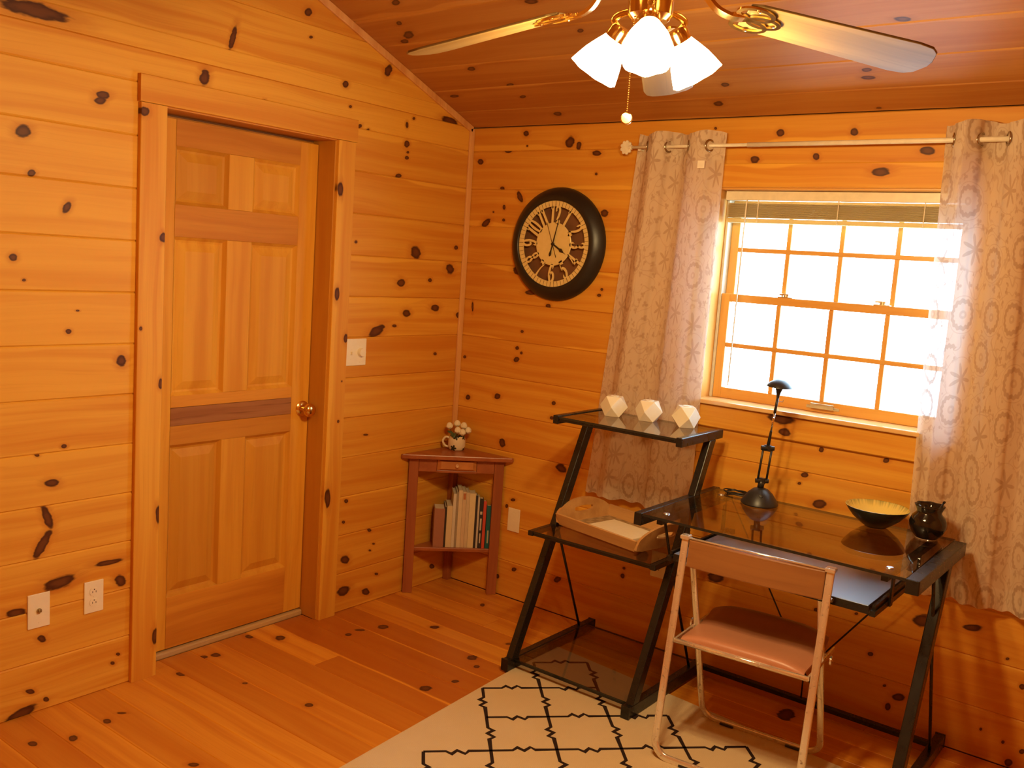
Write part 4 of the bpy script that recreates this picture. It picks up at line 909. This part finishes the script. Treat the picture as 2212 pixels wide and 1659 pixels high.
# ------------------------------------------------------------------ desk lamp
LX, LY, DZ = 1.706, -.215, .7824
lamp = thing('desk_lamp', (LX, LY, DZ), 'black desk lamp with dome base, jointed arm and small mushroom shade', 'desk lamp')
blp = simple('black_plastic', (.018, .017, .016), .38)
LT = Matrix.Translation((LX, LY, 0))
q = MB(); q.lathe([(0, DZ), (.066, DZ), (.069, DZ + .004), (.067, DZ + .010), (.060, DZ + .022), (.046, DZ + .042), (.028, DZ + .058), (.012, DZ + .064), (0, DZ + .065)], 40, LT); obj('base', q, blp, lamp, auto=50)
q = MB(); q.lathe([(0, 0), (.008, 0), (.007, .005), (0, .006)], 16, aim((LX + .020, LY - .040, DZ + .040), (.35, -.7, .62))); obj('switch_knob', q, blp, lamp, auto=50)
ux = Vector((.80, .60, 0)).normalized()
J0 = Vector((LX - .002, LY, DZ + .064)); J1 = Vector((LX + .002, LY - .002, DZ + .090)); J2 = Vector((LX + .012, LY - .004, .999)); J3 = Vector((LX + .030, LY - .004, 1.190)); 
q = MB(); q.tube([J0, J1], .012, 14); obj('neck', q, blp, lamp, smooth=True)
for J in (J1, J2):
    q = MB(); q.tube([J - ux * .024, J + ux * .024], .0085, 14); q.box((J.x - .012, J.y - .007, J.z - .011), (J.x + .012, J.y + .007, J.z + .011)); obj('joint', q, blp, lamp, auto=40)
for sg in (-1, 1):
    q = MB(); q.tube([J1 + ux * .016 * sg, J2 + ux * .016 * sg], .0042, 10); obj('arm_rod', q, blp, lamp, smooth=True)
q = MB(); q.tube([J2, J2 + (J3 - J2) * .34, J2 + (J3 - J2) * .35], .0048, 12, scale=[1.5, .95, .9]); obj('upper_arm', q, blp, lamp, smooth=True)
q = MB(); q.tube([J2 + (J3 - J2) * .34, J2 + (J3 - J2) * .72], .0036, 12); obj('chrome_stem', q, simple('chrome', (.75, .73, .70), .08, 1.0), lamp, smooth=True)
q = MB(); q.tube([J2 + (J3 - J2) * .70, J3], .0050, 12); obj('sleeve', q, blp, lamp, smooth=True)
q = MB(); q.tube([J2 + (J3 - J2) * .93, J2 + (J3 - J2) * .93 + ux * .022, J2 + (J3 - J2) * .97 + ux * .022], .0011, 6); obj('adjusting_handle', q, blp, lamp)
JM = aim(J3, (.06, -.02, 1))
q = MB(); q.lathe([(.005, 0), (.006, .010), (.010, .026), (.015, .038), (0, .040)], 20, JM); obj('bulb_cup', q, blp, lamp, auto=40)
for a in range(4):
    a = a * PI / 2 + .4; q = MB(); q.tube([JM @ Vector((.012 * math.cos(a), .012 * math.sin(a), .036)), JM @ Vector((.030 * math.cos(a), .030 * math.sin(a), .050))], .0010, 6); obj('shade_strut', q, blp, lamp)
q = MB(); q.lathe([(0, .066), (.018, .063), (.034, .054), (.046, .042), (.047, .0415), (.0465, .043), (.035, .057), (.019, .067), (0, .070)], 36, JM); obj('shade', q, blp, lamp, auto=60)
q = MB(); cp = []
for i in range(70):
    t_ = i / 69; a = t_ * 4 * PI; r_ = .050 - .006 * math.sin(a * .37)
    cp.append((LX - .125 + r_ * math.cos(a) * 1.0, LY + .075 + r_ * .62 * math.sin(a), DZ + .0035 + .0035 * (1 + math.sin(a * 1.5)) + .002 * t_))
cp = [(LX - .062, LY + .030, DZ + .008), (LX - .072, LY + .06, DZ + .006)] + cp + [(LX - .16, LY + .13, DZ + .004), (LX - .20, LY + .160, DZ - .010), (LX - .21, LY + .168, .60), (LX - .40, LY + .185, .42)]
q.tube(cp, .0026, 8); obj('power_cord', q, blp, lamp, smooth=True)

# ------------------------------------------------------------------ bowl and jar on the desk
BX, BY = 2.120, -.170
bowl_o = simple('bowl_outside', (.022, .024, .014), .20, spec=.5)
bt = NT('bowl_glaze'); P = bt.sep(bt.obj()); rr = bt.vm('LENGTH', bt.comb(P[0], P[1], 0.0)); an = bt.math('ARCTAN2', P[1], P[0])
nz = bt.noise(bt.comb(bt.math('MULTIPLY', an, 14.0), bt.math('MULTIPLY', rr, 12.0), 0.0), 1.0, 2)
drip = bt.smooth(bt.math('ADD', rr, bt.math('MULTIPLY', bt.math('SUBTRACT', nz, .5), .04)), .092, .118)
bt = bt.done(bt.bsdf(col=bt.mix(drip, (.80, .64, .20), (.26, .25, .08)), rough=.16, spec=.6))
bw = thing('bowl', (BX, BY, DZ), 'shallow bowl with glossy yellow inside and dark outside on the desk', 'bowl')
BT_ = Matrix.Translation((BX, BY, DZ))
q = MB(); q.lathe([(0, 0), (.036, 0), (.038, .003), (.050, .010), (.080, .034), (.100, .058), (.107, .070), (.1075, .0715)], 56, BT_); obj('outside', q, bowl_o, bw, smooth=True)
q = MB(); q.lathe([(.1075, .0715), (.1065, .0725), (.1045, .070), (.097, .058), (.077, .036), (.046, .014), (0, .0085)], 56, BT_); obj('inside', q, bt, bw, smooth=True)
VX, VY = 2.292, -.178
vs_ = thing('jar', (VX, VY, DZ), 'small glossy black jar with ruffled rim holding a pen, by the right curtain', 'jar')
vm_ = simple('black_glaze', (.010, .008, .007), .10, spec=.7)
wv = lambda a, z: 1 + .07 * max(0, min(1, (z - .092) / .02)) * math.cos(7 * a)
q = MB(); q.lathe([(0, 0), (.034, 0), (.036, .004), (.050, .020), (.0595, .042), (.060, .056), (.053, .076), (.041, .088), (.0395, .094), (.043, .108), (.047, .118), (.044, .116), (.037, .096), (.037, .088), (.048, .072), (.054, .052), (.045, .02), (0, .010)], 48, Matrix.Translation((VX, VY, DZ)), wv); obj('body', q, vm_, vs_, smooth=True)
q = MB(); q.lathe([(0, .0002), (.0355, .0002), (.0355, .003), (.034, .004), (0, .004)], 40, Matrix.Translation((VX, VY, DZ))); obj('foot', q, simple('bare_clay', (.30, .20, .12), .7), vs_)
pen = thing('pen', (VX + .012, VY - .004, DZ + .012), 'dark pen standing in the black jar', 'pen')
q = MB(); q.tube([(VX - .012, VY + .0, DZ + .014), (VX + .040, VY + .008, DZ + .130)], .0034, 10); obj('barrel', q, blp, pen, smooth=True)
q = MB(); q.tube([(VX + .040, VY + .008, DZ + .130), (VX + .0425, VY + .0084, DZ + .136)], .0045, 10); obj('cap_end', q, vm_, pen, smooth=True)

# ------------------------------------------------------------------ folding chair
CH = (1.9, -.62, RUGZ)
chair = thing('folding_chair', CH, 'chrome folding chair with brown vinyl seat and backrest, pulled up to the desk', 'chair')
cm = NT('worn_chrome'); P = cm.obj(); nz = cm.noise(cm.vm('MULTIPLY', P, (60, 60, 60)), 1.0, 3); pit = cm.smooth(cm.noise(P, 90, 4, .6), .60, .68)
cm = cm.done(cm.bsdf(col=cm.mix(cm.math('MULTIPLY', pit, .7), (.88, .83, .75), (.20, .14, .09)), rough=cm.math('ADD', .14, cm.math('MULTIPLY', pit, .4)), metal=.72))
vt = NT('brown_vinyl'); P = vt.obj(); nz = vt.noise(P, 300, 3); n2 = vt.noise(P, 9, 3)
vt = vt.done(vt.bsdf(col=vt.mix(n2, (.46, .195, .110), (.54, .235, .135)), rough=.38, spec=.5, normal=vt.bump(nz, .15, .0008)))
bkm = wood('backrest_veneer', (.30, .125, .038), (.22, .08, .025), 0, .45, 90, ringy=.2)
cx, cy, cz = CH
def W(x, y, z): return Vector((cx + x, cy + y, z))
def rsec(w, h, r=.005):
    out = []
    for (sx, sy, a0) in ((1, 1, 0), (-1, 1, PI / 2), (-1, -1, PI), (1, -1, 3 * PI / 2)):
        for k in range(3): a = a0 + k * PI / 4; out.append((sx * (w / 2 - r) + r * math.cos(a), sy * (h / 2 - r) + r * math.sin(a)))
    return out
def uframe(hw, yt, zt, yb, rad=.055):
    zb = RUGZ + .009; d = Vector((0, yb - yt, zb - zt)); dn = d.normalized(); L_ = d.length; pts = []
    A, B = W(-hw, yt, zt), W(-hw, yb, zb); C_, D = W(hw, yb, zb), W(hw, yt, zt)
    pts.append(A); pts.append(A + dn * (L_ - rad))
    for k in range(1, 8): a = k / 8 * PI / 2; pts.append(B - dn * rad * (1 - math.sin(a)) + Vector((rad * (1 - math.cos(a)), 0, 0)))
    pts.append(B + Vector((rad, 0, 0))); pts.append(C_ - Vector((rad, 0, 0)))
    for k in range(1, 8): a = k / 8 * PI / 2; pts.append(C_ - dn * rad * (1 - math.cos(a)) - Vector((rad * (1 - math.sin(a)), 0, 0)))
    pts.append(D - (D - C_).normalized() * (L_ - rad)); pts.append(D)
    return pts
q = MB(); q.sweep(uframe(.240, -.085, .742, -.198), rsec(.014, .025), up=(1, 0, 0)); obj('back_frame', q, cm, chair, auto=50)
q = MB(); q.sweep(uframe(.214, -.066, .655, .178), rsec(.013, .023), up=(1, 0, 0)); obj('front_frame', q, cm, chair, auto=50)
for sx in (-1, 1):
    q = MB(); q.box((cx + sx * .240 - .016, cy - .100, .738), (cx + sx * .240 + .016, cy - .066, .752)); obj('frame_cap', q, cm, chair, bevel=.004)
    q = MB(); q.tube([W(sx * .205, -.068, .648), W(sx * .252, -.076, .648)], .007, 12); obj('pivot_bolt', q, cm, chair, auto=40)
    q = MB(); q.box((cx + sx * .222 - .0035, cy - .145, .398), (cx + sx * .222 + .0035, cy + .165, .412)); obj('seat_bracket', q, cm, chair, bevel=.001)
    q = MB(); q.lathe([(0, 0), (.016, 0), (.016, .006), (0, .008)], 18, aim(W(sx * .238, .055, .405), (sx, 0, 0))); obj('pivot_disc', q, cm, chair, auto=40)
q = MB(); q.tube([W(-.222, -.142, .404), W(.222, -.142, .404)], .0085, 12); obj('seat_rail', q, cm, chair, smooth=True)
q = MB(); q.tube([W(-.222, .085, .404), W(.222, .085, .404)], .0075, 12); obj('seat_rail', q, cm, chair, smooth=True)
# backrest: slightly bowed veneer wrapped over the frame tubes
q = MB(); n = 16; vs = []
for k in range(n + 1):
    s_ = -1 + 2 * k / n; bow = -.012 * (1 - s_ * s_)
    for (yo, zz) in ((-.012, .648), (-.010, .738), (.006, .738), (.004, .648)): vs.append(W(s_ * .226, -.078 + yo - (.655 - .738) * 0 + bow + (.738 - zz) * -.13, zz))
fs = []
for k in range(n):
    for j in range(4): fs.append((k * 4 + j, k * 4 + (j + 1) % 4, k * 4 + 4 + (j + 1) % 4, k * 4 + 4 + j))
fs += [(0, 1, 2, 3), (n * 4 + 3, n * 4 + 2, n * 4 + 1, n * 4)]; q.add(vs, fs); obj('backrest', q, bkm, chair, bevel=.004)
q = MB(); q.tube([W(-.226, -.084, .742), W(.226, -.084, .742)], .004, 8); obj('backrest_trim', q, cm, chair, smooth=True)
# seat cushion: dips at the back, rolls up and over at the front
q = MB(); NX, NY = 24, 30; vs = []
def top(s_, t_):
    z = .416 + .020 * (1 - abs(s_) ** 5) + .030 * math.exp(-((t_ - .86) / .14) ** 2) * (1 - .25 * s_ * s_) - .008 * math.exp(-((t_ - .45) / .25) ** 2) * (1 - s_ * s_)
    if t_ > .90: z -= .055 * ((t_ - .90) / .10) ** 2
    if t_ < .06: z -= .012 * ((.06 - t_) / .06) ** 2
    return z
for j in range(NY + 1):
    t_ = j / NY; hw = .206 - .020 * max(0, (t_ - .75) / .25) ** 2
    for i in range(NX + 1):
        s_ = -1 + 2 * i / NX; vs.append(W(s_ * hw, -.138 + .345 * t_, top(s_, t_)))
nb = len(vs)
for j in range(NY + 1):
    t_ = j / NY; hw = .206 - .020 * max(0, (t_ - .75) / .25) ** 2
    for i in range(NX + 1): s_ = -1 + 2 * i / NX; vs.append(W(s_ * hw, -.138 + .345 * t_, min(top(s_, t_) - .004, .410 - (.004 if t_ > .9 else 0))))
fs = []
for j in range(NY):
    for i in range(NX):
        a = j * (NX + 1) + i; fs.append((a, a + 1, a + NX + 2, a + NX + 1)); b = nb + a; fs.append((b, b + NX + 1, b + NX + 2, b + 1))
for i in range(NX): fs.append((i, nb + i, nb + i + 1, i + 1)); a = NY * (NX + 1) + i; fs.append((a, a + 1, nb + a + 1, nb + a))
for j in range(NY): a = j * (NX + 1); fs.append((a, a + NX + 1, nb + a + NX + 1, nb + a)); a += NX; fs.append((a, nb + a, nb + a + NX + 1, a + NX + 1))
q.add(vs, fs); obj('seat', q, vt, chair, auto=60)
q = MB(); zz = RUGZ
for sx in (-.12, .12):
    for yy, hw in ((-.198, .012), (.178, .012)): q.box((cx + sx - .025, cy + yy - .011, zz), (cx + sx + .025, cy + yy + .011, zz + .008))
obj('floor_glides', q, blp, chair, bevel=.002)
rot_root(chair, math.radians(4.5))

# ------------------------------------------------------------------ rug with dark trellis lines
rg = thing('area_rug', (1.65, -1.3, 0), 'cream flat-woven rug with dark zigzag trellis lines under desk and chair', 'rug')
rm = NT('rug_weave'); P = rm.obj(); a = rm.noise(rm.vm('MULTIPLY', P, (180, 900, 1)), 1.0, 2); b = rm.noise(P, 6, 3)
wvn = rm.n('TexWave', {'Scale': 62.0, 'Distortion': 1.0, 'Detail': 1.0}, wave_type='BANDS', bands_direction='Y'); rm.set(wvn.inputs['Vector'], P)
cc = rm.mix(b, (.66, .52, .33), (.74, .60, .40)); cc = rm.mix(rm.math('MULTIPLY', a, .35), cc, (.52, .39, .22))
rm = rm.done(rm.bsdf(col=cc, rough=.95, spec=.1, normal=rm.bump(rm.math('ADD', wvn.outputs[0], a), .4, .002)))
RC = [(.905, -.318), (2.62, -.475), (2.79, -2.45), (1.055, -2.60)]
q = MB(); q.prism([RC[3], RC[2], RC[1], RC[0]], .0003, .0075); obj('rug_field', q, rm, rg, bevel=.002)
q = MB(); zz = .0076
ctr = Vector(((RC[0][0] + RC[2][0]) / 2, (RC[0][1] + RC[2][1]) / 2))
def inside(p, mg=.012):
    for i in range(4):
        a = Vector(RC[i]); b = Vector(RC[(i + 1) % 4]); d = b - a; n = Vector((d.y, -d.x)).normalized()
        if (p - a).dot(n) * (1 if (ctr - a).dot(n) > 0 else -1) < mg: return False
    return True
def node(i, j):
    # lattice of diamonds, measured from the weave
    p = Vector((.9555, -1.190)) + Vector((.1540, .1628)) * i + Vector((.1565, -.1675)) * j; return p
zig = [(0, 0), (.33, 0), (.41, 1), (.50, -.25), (.61, 1), (.67, 0), (1, 0)]
def strip(pts, w=.0058):
    P = [Vector(p) for p in pts]; L = []; R = []
    for k in range(len(P)):
        a = P[max(k - 1, 0)]; b = P[min(k + 1, len(P) - 1)]; d = (b - a); d = d.normalized() if d.length > 0 else Vector((1, 0)); n = Vector((-d.y, d.x))
        if 0 < k < len(P) - 1:
            d1 = (P[k] - a).normalized(); c_ = max(.45, d.dot(d1)); n = n / c_
        L.append(P[k] + n * w); R.append(P[k] - n * w)
    vs = [(p.x, p.y, zz) for p in L + R] + [(p.x, p.y, zz + .0008) for p in L + R]; n = len(P); fs = []
    for k in range(n - 1): fs += [(2 * n + k, 3 * n + k, 3 * n + k + 1, 2 * n + k + 1), (k, k + 1, 2 * n + k + 1, 2 * n + k), (n + k, 3 * n + k, 3 * n + k + 1, n + k + 1)]
    q.add(vs, fs)
for i in range(-8, 16):
    for j in range(-12, 16):
        for dd, sgn in (((1, 0), 1), ((0, 1), -1)):
            a, b = node(i, j), node(i + dd[0], j + dd[1])
            if not (inside(a) and inside(b)): continue
            d = b - a; n = Vector((-d.y, d.x)).normalized(); s2 = sgn * (1 if (i + j) % 2 == 0 else -1)
            strip([a + d * t_ + n * .018 * o_ * s2 for t_, o_ in zig])
lm = simple('dark_yarn', (.030, .018, .016), .95, spec=.1)
tag(obj('trellis_lines', q, lm, rg), 'dark brown zigzag trellis lines')

# ------------------------------------------------------------------ corner table
s2 = 1 / math.sqrt(2)
MT = axis_M((0, 0, 0), (s2, s2, 0), (-s2, s2, 0), (0, 0, 1))     # x along the diagonal front, y towards the corner
def TP(a, o, z): return MT @ Vector((a, -o, z))
ct = thing('corner_table', tuple(TP(0, .15, 0)), 'reddish wooden corner table with small drawer and open book shelf', 'corner table')
chv = wood('cherry_vertical', (.42, .135, .045), (.30, .085, .028), 2, .38, 100, ringy=.3); chh = wood('cherry_flat', (.40, .125, .042), (.29, .08, .027), 0, .30, 100, ringy=.3)
dwm = wood('drawer_pine', (.60, .25, .07), (.48, .18, .05), 0, .4, 100, ringy=.2)
def tpoly(name, pts, z0, z1, mat, bev=.002, par=ct): q = MB(); q.prism([(a, -o) for a, o in pts][::-1], z0, z1, MT); return obj(name, q, mat, par, bevel=bev)
g = .010
tpoly('top', [(-.268, .282), (.268, .282), (.282, .268 + .024), (.268, .27), (.262, .262 + .008), (.0, g * 1.42), (-.262, .270), (-.274, .276)][:0] or [(-.262, .282), (.262, .282), (.270, .270 + .0 + .004), (.258, .258 + .012), (0, .012), (-.258, .270), (-.270, .274)], .668, .690, chh, .004)
for sg in (-1, 1):
    tpoly('front_leg', [(sg * .182, .250), (sg * .228, .250), (sg * .228, .240), (sg * .205, .217), (sg * .182, .217)][::1 if sg > 0 else -1], 0, .668, chv, .002)
tpoly('back_leg', [(-.022, .034), (0, .012), (.022, .034), (0, .056)], 0, .668, chv, .002)
tpoly('apron', [(-.181, .248), (-.096, .248), (-.096, .236), (-.181, .236)], .603, .668, chh, .001); tpoly('apron', [(.096, .248), (.181, .248), (.181, .236), (.096, .236)], .603, .668, chh, .001)
tpoly('apron', [(-.0955, .248), (.0955, .248), (.0955, .236), (-.0955, .236)], .600, .611, chh, .001)
for sg in (-1, 1):
    q = MB(); A, B = TP(sg * .200, .222, 0), TP(sg * .028, .036, 0); d = (B - A).normalized(); n = Vector((-d.y, d.x, 0)) * .006
    for z0, z1 in ((.603, .667),): q.add([A - n + Vector((0, 0, z0)), B - n + Vector((0, 0, z0)), B + n + Vector((0, 0, z0)), A + n + Vector((0, 0, z0)), A - n + Vector((0, 0, z1)), B - n + Vector((0, 0, z1)), B + n + Vector((0, 0, z1)), A + n + Vector((0, 0, z1))], [(0, 3, 2, 1), (4, 5, 6, 7), (0, 1, 5, 4), (1, 2, 6, 5), (2, 3, 7, 6), (3, 0, 4, 7)])
    obj('side_apron', q, chh, ct)
tpoly('shelf', [(-.200, .228), (.200, .228), (.205, .218), (0, .016), (-.205, .218)], .205, .222, chh, .002)
# drawer: bevelled front and ring knob
q = MB(); a0, a1, z0, z1, o0, o1 = -.094, .094, .612, .664, .248, .262
q.add([TP(a0, o0, z0), TP(a1, o0, z0), TP(a1, o0, z1), TP(a0, o0, z1), TP(a0 + .018, o1, z0 + .010), TP(a1 - .018, o1, z0 + .010), TP(a1 - .018, o1, z1 - .006), TP(a0 + .018, o1, z1 - .006), TP(a0, .15, z0), TP(a1, .15, z0), TP(a1, .15, z1), TP(a0, .15, z1)],
      [(4, 5, 6, 7), (0, 1, 5, 4), (1, 2, 6, 5), (2, 3, 7, 6), (3, 0, 4, 7), (8, 11, 10, 9), (0, 8, 9, 1), (1, 9, 10, 2), (2, 10, 11, 3), (3, 11, 8, 0)])
dw = obj('drawer', q, dwm, ct)
q = MB(); q.lathe([(0, 0), (.004, 0), (.0075, .006), (.0085, .012), (.006, .014), (.003, .011), (0, .011)], 20, aim(TP(0, o1, .640), TP(0, 1, 0))); obj('drawer_knob', q, simple('pale_knob', (.72, .45, .24), .35), dw, auto=50)

# ------------------------------------------------------------------ books on the corner table
def book(a0, a1, h, col, label, pages=(.72, .64, .46), out=.214, rough=.5, stripe=None):
    a0 += .0004; a1 -= .0004
    dp = max(.030, min(.135, out - max(abs(a0), abs(a1)) - .026)); z = .2222
    root = thing('book', tuple(TP((a0 + a1) / 2, out - dp / 2, z)), label, 'book', 'books on the corner table shelf')
    cov = simple('cover_' + '_'.join('%d' % (c * 99) for c in col), col, rough, vary=.03); w = a1 - a0; ct_ = min(.0022, w * .16)
    q = MB(); q.box((a0, -out, z), (a1, -out + ct_, z + h), MT); q.box((a0, -out + ct_, z), (a0 + ct_, -out + dp, z + h), MT); q.box((a1 - ct_, -out + ct_, z), (a1, -out + dp, z + h), MT); obj('cover', q, cov, root)
    q = MB(); q.box((a0 + ct_, -out + ct_, z + .002), (a1 - ct_, -out + dp - .003, z + h - .003), MT); obj('pages', q, simple('page_block', pages, .8, vary=.03), root)
    if stripe:
        q = MB()
        for (f0, f1, wd) in stripe[1]: q.box((a0 + w * (.5 - wd / 2), -out - .0004, z + h * f0), (a0 + w * (.5 + wd / 2), -out, z + h * f1), MT)
        obj('spine_print', q, simple('spine_ink', stripe[0], .6), root)
W_ = (.70, .62, .47)
BK = [(-.092, -.041, .192, (.36, .16, .10), 'thick dusty pink book, leftmost on the corner table shelf', None),
 (-.041, -.032, .200, (.03, .025, .02), 'thin black book between the pink book and a cream one', None),
 (-.032, -.004, .206, (.66, .56, .36), 'short cream book, third from the left on the shelf', None),
 (-.004, .011, .268, (.64, .60, .50), 'tall off-white slim volume next to the short cream book', None),
 (.011, .021, .276, (.34, .29, .21), 'tall thin grey booklet left of the wide cream volumes', None),
 (.021, .041, .286, (.68, .58, .40), 'tallest cream book in the middle of the shelf', None),
 (.041, .059, .280, (.62, .49, .33), 'tall beige book with a rust band, right of the tallest one', ((.45, .16, .06), [(.86, .97, .7)])),
 (.059, .075, .276, (.60, .50, .34), 'tall tan book left of the pale yellow one', None),
 (.075, .105, .272, (.72, .62, .38), 'wide pale yellow book left of the black spines', None),
 (.105, .116, .262, (.035, .030, .030), 'tall narrow black book right of the pale yellow one', None),
 (.116, .126, .256, (.55, .50, .42), 'thin light grey book between two black spines', None),
 (.126, .145, .248, (.030, .028, .030), 'black book with white spine print, left of the red book', ((.55, .5, .42), [(.10, .30, .35), (.36, .60, .45), (.68, .74, .6)])),
 (.145, .160, .236, (.60, .075, .040), 'red book near the right end of the shelf', None),
 (.162, .186, .214, (.010, .13, .14), 'teal book at the right end of the shelf', ((.45, .45, .30), [(.12, .42, .3)]))]
for a0, a1, h, col, lab, st in BK: book(a0, a1, h, col, lab, stripe=st)

# ------------------------------------------------------------------ mug with white flowers
MX, MY, MZ = .088, -.085, .6902
mug = thing('mug', (MX, MY, MZ), 'cream mug with dark leaf print on the corner table', 'mug')
mt = NT('leaf_print_ceramic'); P = mt.obj(); sp_ = mt.sep(P); an = mt.math('ARCTAN2', sp_[1], sp_[0])
uvv = mt.comb(mt.math('MULTIPLY', an, .042), sp_[2], 0.0); vo = mt.n('TexVoronoi', {'Scale': 17.0, 'Randomness': .35}); mt.set(vo.inputs['Vector'], uvv)
dv = mt.sep(mt.vm('SUBTRACT', uvv, vo.outputs['Position'])); a2 = mt.math('ARCTAN2', dv[1], dv[0]); r2 = mt.vm('LENGTH', mt.comb(dv[0], dv[1], 0.0))
leaf = mt.smooth(mt.math('SUBTRACT', r2, mt.math('ADD', .0075, mt.math('MULTIPLY', mt.math('ABSOLUTE', mt.math('COSINE', mt.math('MULTIPLY', a2, 2.5))), .009))), .0012, -.0012)
mt = mt.done(mt.bsdf(col=mt.mix(leaf, (.76, .66, .46), (.035, .04, .02)), rough=.2))
MTm = Matrix.Translation((MX, MY, MZ))
q = MB(); q.lathe([(0, 0), (.034, 0), (.039, .004), (.0425, .018), (.0425, .045), (.038, .066), (.0365, .070), (.0345, .069), (.036, .062), (.0395, .042), (.038, .016), (.030, .006), (0, .005)], 40, MTm); obj('body', q, mt, mug, smooth=True)
hd = Vector((-.80, -.60, 0)).normalized()
q = MB(); q.tube(smoothpath([Vector((MX, MY, MZ + .056)) + hd * .038, Vector((MX, MY, MZ + .060)) + hd * .055, Vector((MX, MY, MZ + .040)) + hd * .069, Vector((MX, MY, MZ + .018)) + hd * .058, Vector((MX, MY, MZ + .012)) + hd * .040], 6), .0055, 10); obj('handle', q, simple('cream_handle', (.76, .66, .46), .2), mug, smooth=True)
petal = simple('white_petal', (.80, .76, .58), .6, vary=.03); green = simple('leaf_green', (.06, .09, .025), .5)
fl_pos = [(-.040, .010, .118, 'white rosebud leaning left over the mug handle'), (-.004, -.010, .128, 'topmost white rosebud above the mug'), (.030, .004, .122, 'upper right white rosebud in the mug'), (.002, .022, .100, 'lower middle white rosebud in the mug'), (.026, .026, .092, 'lower right white rosebud close to the mug rim'), (.052, .006, .100, 'rightmost white rosebud in the mug')]
rv = Vector((.788, .612, 0)); fv = Vector((.6, -.79, 0))
for (a, f, z, lab) in fl_pos:
    c = Vector((MX, MY, MZ + z)) + rv * a + fv * f
    root = thing('flower', (MX, MY, MZ + .01), lab, 'flower', 'white flowers in the mug')
    q = MB(); q.ball(c, .0155, 12, 8, sz=1.12)
    obj('bud', q, petal, root, smooth=True)
    for k in range(5):
        an = 2 * PI * k / 5 + a * 30; dn = Vector((math.cos(an), math.sin(an), .35)).normalized(); pc = c + dn * .0105 + Vector((0, 0, -.002))
        q = MB(); q.ball((0, 0, 0), .0130, 10, 6, sz=.38, M=None); Mq = aim(pc, dn); q.v = [tuple(Mq @ Vector(v)) for v in q.v]; obj('petal', q, petal, root, smooth=True)
    q = MB(); q.tube(smoothpath([(MX + a * .1, MY, MZ + .012), Vector((MX, MY, MZ + .062)) + rv * a * .5 + fv * f * .5, c - Vector((0, 0, .010))], 5), .0013, 6); obj('stem', q, green, root)
sprig = thing('leaf_sprig', (MX, MY, MZ + .01), 'dark green leaf sprig at the left of the mug rim', 'leaf')
for (a, f, z, s_, rz) in ((-.022, .030, .080, .020, .4), (-.034, .022, .088, .017, 1.2), (-.012, .034, .076, .016, -.3)):
    q = MB(); c = Vector((MX, MY, MZ + z)) + rv * a + fv * f; Ml = aim(c, (fv + Vector((0, 0, .7))).normalized()) @ Matrix.Rotation(rz, 4, 'Z'); n = 10; vs = []
    for k in range(n + 1):
        t_ = k / n; w = s_ * .42 * math.sin(PI * t_ ** .8); vs += [Ml @ Vector((-w, s_ * 2 * (t_ - .5), .003 * math.sin(PI * t_))), Ml @ Vector((0, s_ * 2 * (t_ - .5), 0)), Ml @ Vector((w, s_ * 2 * (t_ - .5), .003 * math.sin(PI * t_)))]
    fs = []
    for k in range(n):
        for j in (0, 1): fs.append((k * 3 + j, k * 3 + j + 1, k * 3 + j + 4, k * 3 + j + 3))
    q.add(vs, fs); o = obj('leaf', q, green, sprig, smooth=True); md = o.modifiers.new('s', 'SOLIDIFY'); md.thickness = .0008
q = MB(); q.tube([(MX, MY, MZ + .012), Vector((MX, MY, MZ + .080)) + rv * -.020 + fv * .026], .0012, 6); obj('stem', q, green, sprig)
